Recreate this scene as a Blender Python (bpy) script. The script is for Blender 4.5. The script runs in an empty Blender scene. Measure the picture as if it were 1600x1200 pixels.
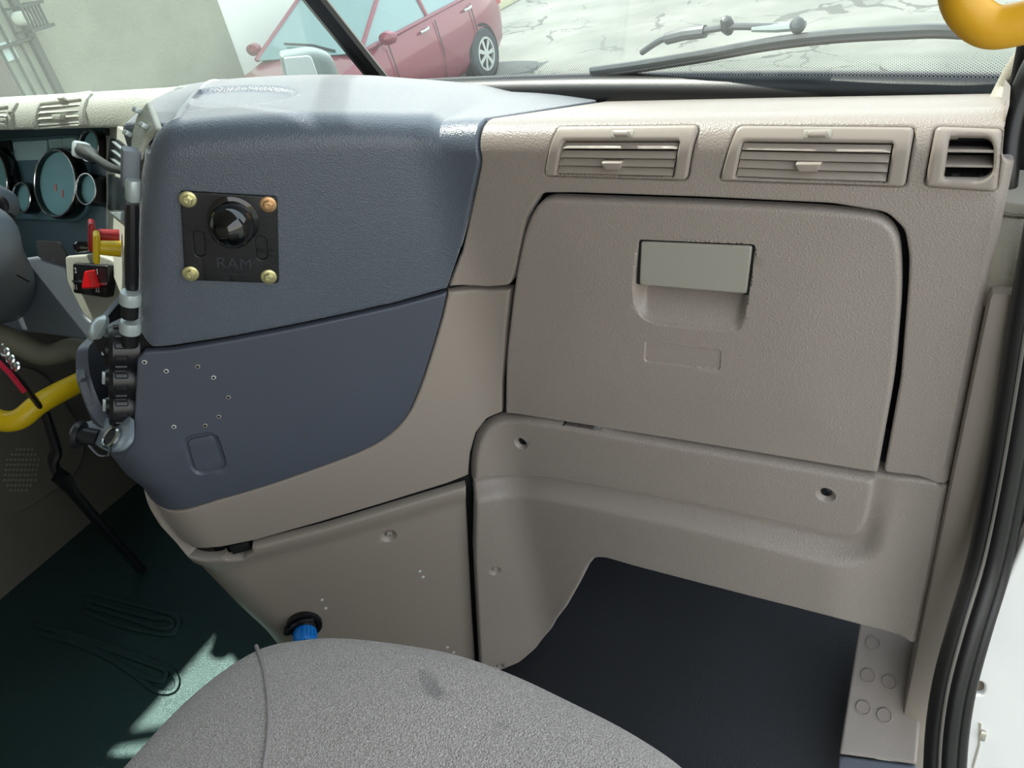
import bpy, bmesh, math, random
import numpy as np
from mathutils import Vector, Matrix
from mathutils.geometry import delaunay_2d_cdt
random.seed(7); rng = np.random.default_rng(7)
H = 2.5                       # camera height over the street
SC = bpy.context.scene; COL = SC.collection
# ------------------------------------------------------------------ camera
F = 1200.0
def nz(v): v = np.array(v, float); return v/np.linalg.norm(v)
_D = nz([368, 1688, 1200]); _X = nz([2250, 362.6, -1200]); _U = -_D
_X = nz(_X-_U*_X.dot(_U)); _Y = np.cross(_U, _X); RM = np.array([_X, _Y, _U])
def ray(p): return RM @ np.array([(p[0]-800)/F, (p[1]-600)/F, 1.0])
def proj(w):
    c = np.asarray(w) @ RM
    return np.stack([800+F*c[..., 0]/c[..., 2], 600+F*c[..., 1]/c[..., 2]], -1)
cam = bpy.data.cameras.new('camera'); cam.sensor_width = 36; cam.lens = 36*F/1600; cam.clip_start = .02; cam.clip_end = 300
co = bpy.data.objects.new('camera', cam); COL.objects.link(co)
m = Matrix.Identity(4)
for i in range(3):
    m[i][0] = RM[i][0]; m[i][1] = -RM[i][1]; m[i][2] = -RM[i][2]
m[2][3] = H
co.matrix_world = m; SC.camera = co
# ------------------------------------------------------------------ light
W = bpy.data.worlds.new('sky'); SC.world = W; W.use_nodes = True
nt = W.node_tree; nt.nodes.clear()
wo = nt.nodes.new('ShaderNodeOutputWorld'); bg = nt.nodes.new('ShaderNodeBackground')
tc = nt.nodes.new('ShaderNodeTexCoord'); sx = nt.nodes.new('ShaderNodeSeparateXYZ'); cr = nt.nodes.new('ShaderNodeValToRGB')
cr.color_ramp.elements[0].position = 0.0; cr.color_ramp.elements[0].color = (1.0, .97, .92, 1)
cr.color_ramp.elements[1].position = .6; cr.color_ramp.elements[1].color = (.74, .87, 1.0, 1)
nt.links.new(tc.outputs['Generated'], sx.inputs[0]); nt.links.new(sx.outputs['Z'], cr.inputs[0])
nt.links.new(cr.outputs[0], bg.inputs[0]); nt.links.new(bg.outputs[0], wo.inputs[0]); bg.inputs[1].default_value = 2.5
sun = bpy.data.lights.new('sun', 'SUN'); sun.energy = 6.5; sun.angle = math.radians(1.2); sun.color = (1, .97, .90)
so = bpy.data.objects.new('sun', sun); COL.objects.link(so)
so.rotation_euler = Vector((-.50, .12, .85)).to_track_quat('Z', 'Y').to_euler(); so.location = (-4, 2, 9)
vs = SC.view_settings; vs.view_transform = 'Standard'; vs.look = 'None'; vs.exposure = 0.15; vs.gamma = 1; vs.use_curve_mapping = False
# ------------------------------------------------------------------ materials
def C(r, g, b):
    f = lambda c: (c/255/12.92 if c/255 <= .04045 else ((c/255+.055)/1.055)**2.4)
    return (f(r), f(g), f(b), 1)
def mat(name, col, rough=.5, bump=0, scale=600, kind='noise', metal=0, var=0, vscale=8, col2=None, spec=.5, coat=0, trans=0, dist=.001):
    M = bpy.data.materials.new(name); M.use_nodes = True; t = M.node_tree; b = t.nodes['Principled BSDF']
    b.inputs['Base Color'].default_value = col; b.inputs['Roughness'].default_value = rough; b.inputs['Metallic'].default_value = metal
    b.inputs['Specular IOR Level'].default_value = spec; b.inputs['Coat Weight'].default_value = coat; b.inputs['Transmission Weight'].default_value = trans
    tc = t.nodes.new('ShaderNodeTexCoord')
    if var:
        n = t.nodes.new('ShaderNodeTexNoise'); n.inputs['Scale'].default_value = vscale; n.inputs['Detail'].default_value = 4
        r = t.nodes.new('ShaderNodeValToRGB'); r.color_ramp.elements[0].position = .35; r.color_ramp.elements[1].position = .68
        c2 = col2 or tuple(x*(1-var) for x in col[:3])+(1,)
        r.color_ramp.elements[0].color = c2; r.color_ramp.elements[1].color = col
        t.links.new(tc.outputs['Object'], n.inputs['Vector']); t.links.new(n.outputs['Fac'], r.inputs[0]); t.links.new(r.outputs[0], b.inputs['Base Color'])
    if bump:
        bp = t.nodes.new('ShaderNodeBump'); bp.inputs['Strength'].default_value = bump; bp.inputs['Distance'].default_value = dist
        if kind == 'noise':
            n = t.nodes.new('ShaderNodeTexNoise'); n.inputs['Detail'].default_value = 2; o = n.outputs['Fac']
        elif kind == 'weave':
            n = t.nodes.new('ShaderNodeTexWave'); n.inputs['Distortion'].default_value = 3; n.inputs['Detail'].default_value = 2; o = n.outputs['Fac']
        else:
            n = t.nodes.new('ShaderNodeTexVoronoi'); n.feature = 'SMOOTH_F1'; o = n.outputs['Distance']
        n.inputs['Scale'].default_value = scale
        t.links.new(tc.outputs['Object'], n.inputs['Vector']); t.links.new(o, bp.inputs['Height']); t.links.new(bp.outputs[0], b.inputs['Normal'])
    return M
BEIGE = mat('beige_grained_plastic', C(154, 143, 134), .36, .5, 620, 'vor', var=.05, vscale=5)
BEIGE_S = mat('beige_smooth_plastic', C(155, 144, 134), .36, .08, 900, 'noise')
HANDLE = mat('handle_grey_plastic', C(160, 155, 144), .36)
BLUE = mat('slate_blue_grained_plastic', C(84, 92, 103), .32, .5, 620, 'vor', var=.06, vscale=6, spec=.6)
BLUE_S = mat('slate_blue_smooth_plastic', C(80, 85, 96), .38, .06, 900, var=.05, vscale=6)
BLACK = mat('black_plastic', C(22, 23, 26), .35)
BLACKG = mat('gloss_black', C(10, 10, 12), .06, coat=.5)
VOID = mat('void_black', C(9, 9, 10), .8)  # near-black for gaps and openings, their shade put into the colour
MATBLK = mat('black_rubber_mat', C(27, 29, 33), .62, .6, 300, 'noise', var=.25, vscale=7)
FLOORM = mat('green_black_floor_mat', C(28, 48, 47), .32, 1.0, 420, 'noise', var=.3, vscale=4)
RUBBER = mat('seal_rubber', C(19, 18, 18), .38, .1, 200)
ZINC = mat('zinc_yellow_bolt', C(206, 200, 150), .32, .15, 500, metal=.75)
ORNG = mat('copper_bolt', C(205, 165, 120), .35, metal=.75)
CHROME = mat('bright_metal', C(210, 214, 214), .2, metal=1)
WHITEP = mat('white_door_paint', C(238, 236, 230), .3, var=.04, vscale=4)
YEL = mat('yellow_grip', C(226, 168, 30), .42, .1, 300, var=.12, vscale=9)
YELB = mat('yellow_valve', C(224, 190, 20), .4)
RED = mat('red_valve', C(160, 22, 30), .38)
REDB = mat('hazard_red', C(225, 22, 30), .35)
DRVB = mat('driver_pale_plastic', C(176, 178, 164), .5, .6, 420, 'vor')
CLUST = mat('cluster_teal_plastic', C(70, 92, 98), .4)
GLASSG = mat('gauge_sky_teal', C(128, 176, 178), .3, spec=.15, var=.1, vscale=14)  # pale teal base stands in for sky reflected on the dials
SCREEN = mat('grey_display', C(172, 205, 202), .25, coat=.5)
SHROUD = mat('column_grey', C(106, 114, 122), .5, .15, 500)
KICK = mat('brown_grey_trim', C(84, 80, 72), .6, .3, 400)
SILVER = mat('silver_switch', C(178, 190, 190), .3, metal=.3)
CYAN = mat('blue_cap', C(10, 120, 205), .35)
PINK = mat('red_strap', C(190, 30, 60), .6)
BLKSTEEL = mat('wiper_black', C(52, 60, 62), .45)
WHT = mat('white_print', C(210, 212, 208), .5)
def fabric():
    M = mat('grey_seat_fabric', C(190, 180, 173), .95, 1.0, 700, 'vor', var=.25, vscale=700, col2=C(138, 129, 124), spec=.15, dist=.002)
    t = M.node_tree; b = t.nodes['Principled BSDF']; src = b.inputs['Base Color'].links[0].from_socket
    tc = t.nodes.new('ShaderNodeTexCoord'); n = t.nodes.new('ShaderNodeTexNoise'); n.inputs['Scale'].default_value = 13; n.inputs['Detail'].default_value = 5
    r = t.nodes.new('ShaderNodeValToRGB'); r.color_ramp.elements[0].position = .66; r.color_ramp.elements[1].position = .76
    mx = t.nodes.new('ShaderNodeMixRGB'); mx.inputs[2].default_value = C(62, 62, 64)
    mm = t.nodes.new('ShaderNodeMath'); mm.operation = 'MULTIPLY'; mm.inputs[1].default_value = .6
    t.links.new(tc.outputs['Object'], n.inputs['Vector']); t.links.new(n.outputs['Fac'], r.inputs[0]); t.links.new(r.outputs[0], mm.inputs[0])
    t.links.new(mm.outputs[0], mx.inputs[0]); t.links.new(src, mx.inputs[1]); t.links.new(mx.outputs[0], b.inputs['Base Color'])
    b.inputs['Sheen Weight'].default_value = .3
    return M
FABRIC = fabric()
FLOORM.node_tree.nodes['Principled BSDF'].inputs['Specular Tint'].default_value = (.62, 1, .92, 1)  # aqua cast of the sun patch put into the specular colour
for _m, _w in ((BLUE, 1.0), (BEIGE, .3)):
    _b = _m.node_tree.nodes['Principled BSDF']; _b.inputs['Sheen Weight'].default_value = _w; _b.inputs['Sheen Roughness'].default_value = .35
def scuffed(M):               # pale scuffs and scratches on the lower blue panel
    M = M.copy(); M.name = 'scuffed_slate_blue_plastic'; t = M.node_tree; b = t.nodes['Principled BSDF']; src = b.inputs['Base Color'].links[0].from_socket
    tc = t.nodes.new('ShaderNodeTexCoord'); mp = t.nodes.new('ShaderNodeMapping'); mp.inputs['Scale'].default_value = (60, 60, 14); mp.inputs['Rotation'].default_value = (.3, .9, .4)
    n = t.nodes.new('ShaderNodeTexNoise'); n.inputs['Scale'].default_value = 1.6; n.inputs['Detail'].default_value = 6; n.inputs['Roughness'].default_value = .7
    r = t.nodes.new('ShaderNodeValToRGB'); r.color_ramp.elements[0].position = .71; r.color_ramp.elements[1].position = .80
    mx = t.nodes.new('ShaderNodeMixRGB'); mx.inputs[2].default_value = C(150, 158, 170)
    t.links.new(tc.outputs['Object'], mp.inputs[0]); t.links.new(mp.outputs[0], n.inputs['Vector']); t.links.new(n.outputs['Fac'], r.inputs[0])
    t.links.new(r.outputs[0], mx.inputs[0]); t.links.new(src, mx.inputs[1]); t.links.new(mx.outputs[0], b.inputs['Base Color'])
    return M
BLUE_L = scuffed(BLUE_S)
def glassmat(name, tint, refl=.08):
    M = bpy.data.materials.new(name); M.use_nodes = True; t = M.node_tree; t.nodes.clear()
    o = t.nodes.new('ShaderNodeOutputMaterial'); a = t.nodes.new('ShaderNodeBsdfTransparent'); g = t.nodes.new('ShaderNodeBsdfGlossy')
    g.inputs['Roughness'].default_value = .02; a.inputs[0].default_value = tint; fr = t.nodes.new('ShaderNodeFresnel'); fr.inputs[0].default_value = 1.45
    mx = t.nodes.new('ShaderNodeMixShader'); du = t.nodes.new('ShaderNodeBsdfDiffuse'); du.inputs[0].default_value = (.84, .84, .78, 1); m2 = t.nodes.new('ShaderNodeMixShader'); m2.inputs[0].default_value = .07; tl = t.nodes.new('ShaderNodeBsdfTranslucent'); tl.inputs[0].default_value = (.8, .84, .8, 1); m3 = t.nodes.new('ShaderNodeMixShader'); m3.inputs[0].default_value = .5  # pale diffuse film mixed in to imitate the veil of reflections
    t.links.new(du.outputs[0], m3.inputs[1]); t.links.new(tl.outputs[0], m3.inputs[2]); t.links.new(a.outputs[0], m2.inputs[1]); t.links.new(m3.outputs[0], m2.inputs[2])
    t.links.new(fr.outputs[0], mx.inputs[0]); t.links.new(m2.outputs[0], mx.inputs[1]); t.links.new(g.outputs[0], mx.inputs[2]); t.links.new(mx.outputs[0], o.inputs[0])
    return M
GLASS = glassmat('windshield_glass', (.90, .95, .91, 1))
def frit():
    M = bpy.data.materials.new('frit_dots'); M.use_nodes = True; t = M.node_tree; t.nodes.clear(); L = t.links.new
    o = t.nodes.new('ShaderNodeOutputMaterial'); a = t.nodes.new('ShaderNodeBsdfTransparent'); d = t.nodes.new('ShaderNodeBsdfDiffuse'); d.inputs[0].default_value = C(40, 46, 46)
    uv = t.nodes.new('ShaderNodeUVMap'); mp = t.nodes.new('ShaderNodeMapping'); mp.inputs['Rotation'].default_value = (0, 0, math.radians(45)); mp.inputs['Scale'].default_value = (330, 330, 1)
    vf = t.nodes.new('ShaderNodeVectorMath'); vf.operation = 'FRACTION'; vs_ = t.nodes.new('ShaderNodeVectorMath'); vs_.operation = 'SUBTRACT'; vs_.inputs[1].default_value = (.5, .5, 0)
    vl = t.nodes.new('ShaderNodeVectorMath'); vl.operation = 'LENGTH'; sp = t.nodes.new('ShaderNodeSeparateXYZ')
    mr = t.nodes.new('ShaderNodeMapRange'); mr.inputs[1].default_value = 0; mr.inputs[2].default_value = .06; mr.inputs[3].default_value = .44; mr.inputs[4].default_value = .10
    lt = t.nodes.new('ShaderNodeMath'); lt.operation = 'LESS_THAN'; mx = t.nodes.new('ShaderNodeMixShader')
    L(uv.outputs[0], mp.inputs[0]); L(mp.outputs[0], vf.inputs[0]); L(vf.outputs[0], vs_.inputs[0]); L(vs_.outputs[0], vl.inputs[0])
    L(uv.outputs[0], sp.inputs[0]); L(sp.outputs['Y'], mr.inputs[0]); L(vl.outputs['Value'], lt.inputs[0]); L(mr.outputs[0], lt.inputs[1])
    L(lt.outputs[0], mx.inputs[0]); L(a.outputs[0], mx.inputs[1]); L(d.outputs[0], mx.inputs[2]); L(mx.outputs[0], o.inputs[0])
    return M
FRIT = frit()
def roadmat():
    M = mat('cracked_concrete', C(130, 131, 122), .8, .4, 40, 'noise', var=.14, vscale=.9, col2=C(104, 107, 98), dist=.01)
    t = M.node_tree; L = t.links.new; b = t.nodes['Principled BSDF']; src = b.inputs['Base Color'].links[0].from_socket
    tc = t.nodes.new('ShaderNodeTexCoord')
    def cracks(scale, wid, dist, str_):
        n = t.nodes.new('ShaderNodeTexNoise'); n.inputs['Scale'].default_value = dist; n.inputs['Detail'].default_value = 6
        va = t.nodes.new('ShaderNodeMixRGB'); va.blend_type = 'LINEAR_LIGHT'; va.inputs[0].default_value = .35
        L(tc.outputs['Object'], n.inputs['Vector']); L(tc.outputs['Object'], va.inputs[1]); L(n.outputs['Color'], va.inputs[2])
        v = t.nodes.new('ShaderNodeTexVoronoi'); v.feature = 'DISTANCE_TO_EDGE'; v.inputs['Scale'].default_value = scale
        L(va.outputs[0], v.inputs['Vector'])
        n2 = t.nodes.new('ShaderNodeTexNoise'); n2.inputs['Scale'].default_value = 1.1; L(tc.outputs['Object'], n2.inputs['Vector'])
        mr = t.nodes.new('ShaderNodeMapRange'); mr.inputs[1].default_value = .45; mr.inputs[2].default_value = .75; mr.inputs[3].default_value = 0; mr.inputs[4].default_value = wid
        L(n2.outputs['Fac'], mr.inputs[0])
        lt = t.nodes.new('ShaderNodeMath'); lt.operation = 'LESS_THAN'; L(v.outputs[0], lt.inputs[0]); L(mr.outputs[0], lt.inputs[1])
        mu = t.nodes.new('ShaderNodeMath'); mu.operation = 'MULTIPLY'; mu.inputs[1].default_value = str_; L(lt.outputs[0], mu.inputs[0]); return mu.outputs[0]
    a = cracks(.45, .03, 1.4, .6); c = cracks(1.1, .05, 2.2, .35)
    mxa = t.nodes.new('ShaderNodeMath'); mxa.operation = 'MAXIMUM'; L(a, mxa.inputs[0]); L(c, mxa.inputs[1])
    # ochre tint towards the right-hand lane
    n3 = t.nodes.new('ShaderNodeTexNoise'); n3.inputs['Scale'].default_value = .35; n3.inputs['Detail'].default_value = 3; sp = t.nodes.new('ShaderNodeSeparateXYZ'); L(tc.outputs['Object'], sp.inputs[0]); L(tc.outputs['Object'], n3.inputs['Vector'])
    mr = t.nodes.new('ShaderNodeMapRange'); mr.inputs[1].default_value = -5.0; mr.inputs[2].default_value = -1.0; mr.inputs[3].default_value = 0; mr.inputs[4].default_value = 1; L(sp.outputs[0], mr.inputs[0])
    mo = t.nodes.new('ShaderNodeMixRGB'); mo.inputs[2].default_value = C(146, 130, 88); L(mr.outputs[0], mo.inputs[0]); L(src, mo.inputs[1])
    mx = t.nodes.new('ShaderNodeMixRGB'); mx.inputs[2].default_value = C(40, 44, 40); L(mxa.outputs[0], mx.inputs[0]); L(mo.outputs[0], mx.inputs[1]); L(mx.outputs[0], b.inputs['Base Color'])
    return M
ROAD = roadmat()
STUCCO = mat('grey_green_stucco', C(140, 146, 128), .9, .8, 30, 'noise', var=.16, vscale=2.2, dist=.01)
WHITEW = mat('white_wall_paint', C(222, 228, 218), .8)
CARPAINT = mat('burgundy_car_paint', C(126, 52, 66), .28, coat=.6)
CARGLASS = mat('car_window_glass', C(112, 150, 150), .08, coat=1)
TYRE = mat('tyre_rubber', C(56, 62, 62), .8)
ALLOY = mat('alloy_wheel', C(190, 196, 190), .35, metal=.4)
GATEM = mat('gate_steel', C(66, 76, 68), .6)
CURB = mat('pale_kerb', C(198, 196, 160), .8, .4, 30, var=.15, vscale=3)
MIRR = mat('mirror_surface', C(206, 220, 218), .25, metal=.5)  # pale half-metal base stands in for the reflected sky
PILLAR = mat('pillar_beige', C(166, 160, 146), .5, .4, 500, 'vor')

# ------------------------------------------------------------------ object helpers
WP = {}
def link(o, parent, loc):
    COL.objects.link(o); WP[o] = np.array(loc, float)
    if parent is not None:
        o.parent = parent; o.location = Vector(WP[o]-WP[parent])
    else: o.location = Vector(loc)
    return o
def empty(name, loc, label, cat, group=None):
    o = bpy.data.objects.new(name, None); o.empty_display_size = .05
    link(o, None, (loc[0], loc[1], loc[2]+H)); tag(o, label, cat, group); return o
def tag(o, label=None, cat=None, group=None, kind=None):
    if label: o['label'] = label
    if cat: o['category'] = cat
    if group: o['group'] = group
    if kind: o['kind'] = kind
    return o
def mk(name, vf, mt, parent=None, label=None, cat=None, kind=None, group=None, ang=35, uvs=None, origin=None):
    V, Fc = vf; V = np.array(V, float).reshape(-1, 3).copy(); V[:, 2] += H
    og = np.array([V[:, 0].mean(), V[:, 1].mean(), V[:, 2].min() if parent is None else V[:, 2].mean()]) if origin is None else np.array(origin)+[0, 0, H]
    me = bpy.data.meshes.new(name); me.from_pydata((V-og).tolist(), [], [tuple(int(i) for i in f) for f in Fc]); me.validate(); me.update()
    me.materials.append(mt)
    me.polygons.foreach_set('use_smooth', [True]*len(me.polygons)); me.set_sharp_from_angle(angle=math.radians(ang))
    if uvs is not None:
        l = me.uv_layers.new(name='UVMap'); idx = np.zeros(len(me.loops), int); me.loops.foreach_get('vertex_index', idx)
        l.data.foreach_set('uv', np.asarray(uvs)[idx].astype(float).ravel())
    o = bpy.data.objects.new(name, me); link(o, parent, og); tag(o, label, cat, group, kind); return o
def dup(o, delta, parent=None):
    c = o.copy(); COL.objects.link(c); WP[c] = WP[o]+np.array(delta, float)
    if parent is not None: c.parent = parent; c.location = Vector(WP[c]-WP[parent])
    else: c.location = Vector(WP[c])
    for ch in list(o.children): dup(ch, delta, c)
    return c
def join(*l):
    V = []; Fc = []; n = 0
    for v, f in l:
        v = np.array(v, float).reshape(-1, 3); V.append(v); Fc += [tuple(i+n for i in q) for q in f]; n += len(v)
    return np.vstack(V), Fc
def frame(n, up=(0, 0, 1)):
    n = nz(n); a = np.cross(up, n); a = nz(a); b = np.cross(n, a); return a, b, n    # a right, b up, n out
def tf(vf, o, a, b, n): v = np.array(vf[0], float).reshape(-1, 3); return np.array(o)+v[:, :1]*a+v[:, 1:2]*b+v[:, 2:3]*n, vf[1]
def bm_out(bm):
    bm.normal_update(); v = [tuple(x.co) for x in bm.verts]; bm.verts.index_update(); f = [tuple(x.index for x in p.verts) for p in bm.faces]; bm.free(); return v, f
def box(c, s, bev=0, seg=2):
    bm = bmesh.new(); bmesh.ops.create_cube(bm, size=1); bmesh.ops.scale(bm, vec=s, verts=bm.verts)
    if bev: bmesh.ops.bevel(bm, geom=bm.edges[:], offset=bev, segments=seg, affect='EDGES', profile=.5)
    bmesh.ops.translate(bm, vec=c, verts=bm.verts); return bm_out(bm)
def lathe(prof, seg=32, ecc=(1, 1)):     # prof: (r, h) list around local z
    V = []; Fc = []
    for r, h in prof:
        for k in range(seg):
            a = 2*math.pi*k/seg; V.append((r*math.cos(a)*ecc[0], r*math.sin(a)*ecc[1], h))
    for i in range(len(prof)-1):
        for k in range(seg):
            k2 = (k+1) % seg; Fc.append((i*seg+k, i*seg+k2, (i+1)*seg+k2, (i+1)*seg+k))
    if prof[0][0] > 1e-6: Fc.append(tuple(range(seg))[::-1])
    if prof[-1][0] > 1e-6: Fc.append(tuple((len(prof)-1)*seg+k for k in range(seg)))
    return V, Fc
def spline(P, n=8, closed=False):
    P = np.array(P, float); out = []; N = len(P)
    for i in range(N if closed else N-1):
        g = (lambda k: P[k % N]) if closed else (lambda k: P[min(max(k, 0), N-1)])
        p0, p1, p2, p3 = g(i-1), g(i), g(i+1), g(i+2)
        for t in np.arange(n)/n: out.append(.5*((2*p1)+(-p0+p2)*t+(2*p0-5*p1+4*p2-p3)*t*t+(-p0+3*p1-3*p2+p3)*t**3))
    if not closed: out.append(P[-1])
    return np.array(out)
def tube(P, r, seg=12, flat=1.0, up=(0, 0, 1), cap=True):
    P = np.array(P, float); n = len(P); R = np.full(n, r) if np.isscalar(r) else np.array(r); V = []; Fc = []
    T = np.gradient(P, axis=0); T /= np.linalg.norm(T, axis=1)[:, None]; u = np.array(up, float)
    for i in range(n):
        a = np.cross(T[i], u); a = nz(a) if np.linalg.norm(a) > 1e-6 else np.array([1., 0, 0]); b = np.cross(a, T[i]); 
        for k in range(seg):
            t = 2*math.pi*k/seg; V.append(P[i]+R[i]*(a*math.cos(t)+b*math.sin(t)*flat))
    for i in range(n-1):
        for k in range(seg):
            k2 = (k+1) % seg; Fc.append((i*seg+k, (i+1)*seg+k, (i+1)*seg+k2, i*seg+k2))
    if cap: Fc.append(tuple(range(seg))); Fc.append(tuple((n-1)*seg+k for k in range(seg))[::-1])
    return V, Fc
def rpoly(P, n=6):            # polygon (x, y, r) with rounded corners
    P = [tuple(p)+(0,)*(3-len(p)) for p in P]; N = len(P); out = []
    for i in range(N):
        x, y, r = P[i]; p = np.array([x, y], float); a = np.array(P[i-1][:2], float)-p; b = np.array(P[(i+1) % N][:2], float)-p
        if r <= 0: out.append(p); continue
        ra = min(r, np.linalg.norm(a)*.49); rb = min(r, np.linalg.norm(b)*.49); s = p+nz(a)*ra; e = p+nz(b)*rb
        for t in np.linspace(0, 1, n): out.append((1-t)**2*s+2*t*(1-t)*p+t*t*e)
    return np.array(out)
def resample(P, d, closed=True):
    P = np.array(P, float); Q = np.vstack([P, P[:1]]) if closed else P; out = []
    for a, b in zip(Q[:-1], Q[1:]):
        L = np.linalg.norm(b-a)
        if L < 1e-7: continue
        k = max(1, int(round(L/d)))
        for t in range(k): out.append(a+(b-a)*t/k)
    if not closed: out.append(Q[-1])
    out = np.array(out); keep = [0]
    for i in range(1, len(out)):
        if np.linalg.norm(out[i]-out[keep[-1]]) > d*.3: keep.append(i)
    if closed and np.linalg.norm(out[keep[-1]]-out[0]) < d*.3: keep.pop()
    return out[keep]
def area(P): x, y = P[:, 0], P[:, 1]; return .5*np.sum(x*np.roll(y, -1)-np.roll(x, -1)*y)
def inside(Q, P):
    x, y = Q[:, 0][:, None], Q[:, 1][:, None]; x1, y1 = P[:, 0], P[:, 1]; x2, y2 = np.roll(x1, -1), np.roll(y1, -1)
    c = ((y1 > y) != (y2 > y)) & (x < (x2-x1)*(y-y1)/(y2-y1+1e-15)+x1); return c.sum(1) % 2 == 1
def dist(Q, P, closed=True):
    A = P if closed else P[:-1]; B = np.roll(P, -1, 0) if closed else P[1:]; d = B-A; out = np.full(len(Q), 1e9)
    for a, v in zip(A, d):
        t = np.clip(((Q-a)@v)/(v@v+1e-15), 0, 1); out = np.minimum(out, np.hypot(*(Q-a-t[:, None]*v).T))
    return out
def sdf(Q, P): d = dist(Q, P); return np.where(inside(Q, P), d, -d)      # + inside
def sm(a, b, x): t = np.clip((np.asarray(x)-a)/(b-a), 0, 1); return t*t*(3-2*t)
def offpoly(P, d):            # + inward
    s = np.sign(area(P)); e = np.roll(P, -1, 0)-np.roll(P, 1, 0); e /= np.linalg.norm(e, axis=1)[:, None]+1e-12
    return P+s*d*np.stack([-e[:, 1], e[:, 0]], 1)
class Surf:
    def __init__(s, f, ur, vr): s.f = f; g = np.meshgrid(np.linspace(*ur, 60), np.linspace(*vr, 60)); s.g = np.stack([g[0].ravel(), g[1].ravel()], 1); P_ = s.at(s.g); k_ = (s.n*(-P_)).sum(1) > .02*np.linalg.norm(P_, axis=1); s.g = s.g[k_] if k_.sum() > 20 else s.g; s.gp = proj(f(s.g[:, 0], s.g[:, 1]))
    def at(s, uv, off=0):
        uv = np.asarray(uv, float); e = 5e-4; p = s.f(uv[:, 0], uv[:, 1])
        du = s.f(uv[:, 0]+e, uv[:, 1])-s.f(uv[:, 0]-e, uv[:, 1]); dv = s.f(uv[:, 0], uv[:, 1]+e)-s.f(uv[:, 0], uv[:, 1]-e)
        n = np.cross(du, dv); n /= np.linalg.norm(n, axis=1)[:, None]+1e-15; s.n = n; return p+n*np.asarray(off).reshape(-1, 1)
    def solve(s, px, off=0):
        px = np.asarray(px, float)[:, :2]; uv = s.g[((s.gp[None]-px[:, None])**2).sum(2).argmin(1)].copy()
        for _ in range(12):
            e = 1e-4; p = proj(s.at(uv, off)); a = (proj(s.at(uv+[e, 0], off))-p)/e; b = (proj(s.at(uv+[0, e], off))-p)/e; r = px-p
            det = a[:, 0]*b[:, 1]-a[:, 1]*b[:, 0]; det = np.where(abs(det) < 1e-3, 1e-3, det)
            st = np.stack([(r[:, 0]*b[:, 1]-r[:, 1]*b[:, 0])/det, (a[:, 0]*r[:, 1]-a[:, 1]*r[:, 0])/det], 1); uv += np.clip(st, -.03, .03)
        return uv
def plane(o, n, up=(0, 0, 1), ext=1.0):
    a, b, n = frame(n, up); o = np.array(o, float)
    S = Surf(lambda u, v: o+np.asarray(u)[:, None]*a+np.asarray(v)[:, None]*b, (-ext, ext), (-ext, ext)); S.o, S.a, S.b, S.nn = o, a, b, n
    def solve(px, off=0):
        out = []
        for p in np.asarray(px, float)[:, :2]: r = ray(p); oo = o+n*off; q = r*(oo@n)/(r@n)-o; out.append((q@a, q@b))
        return np.array(out)
    S.solve = solve; return S
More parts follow.
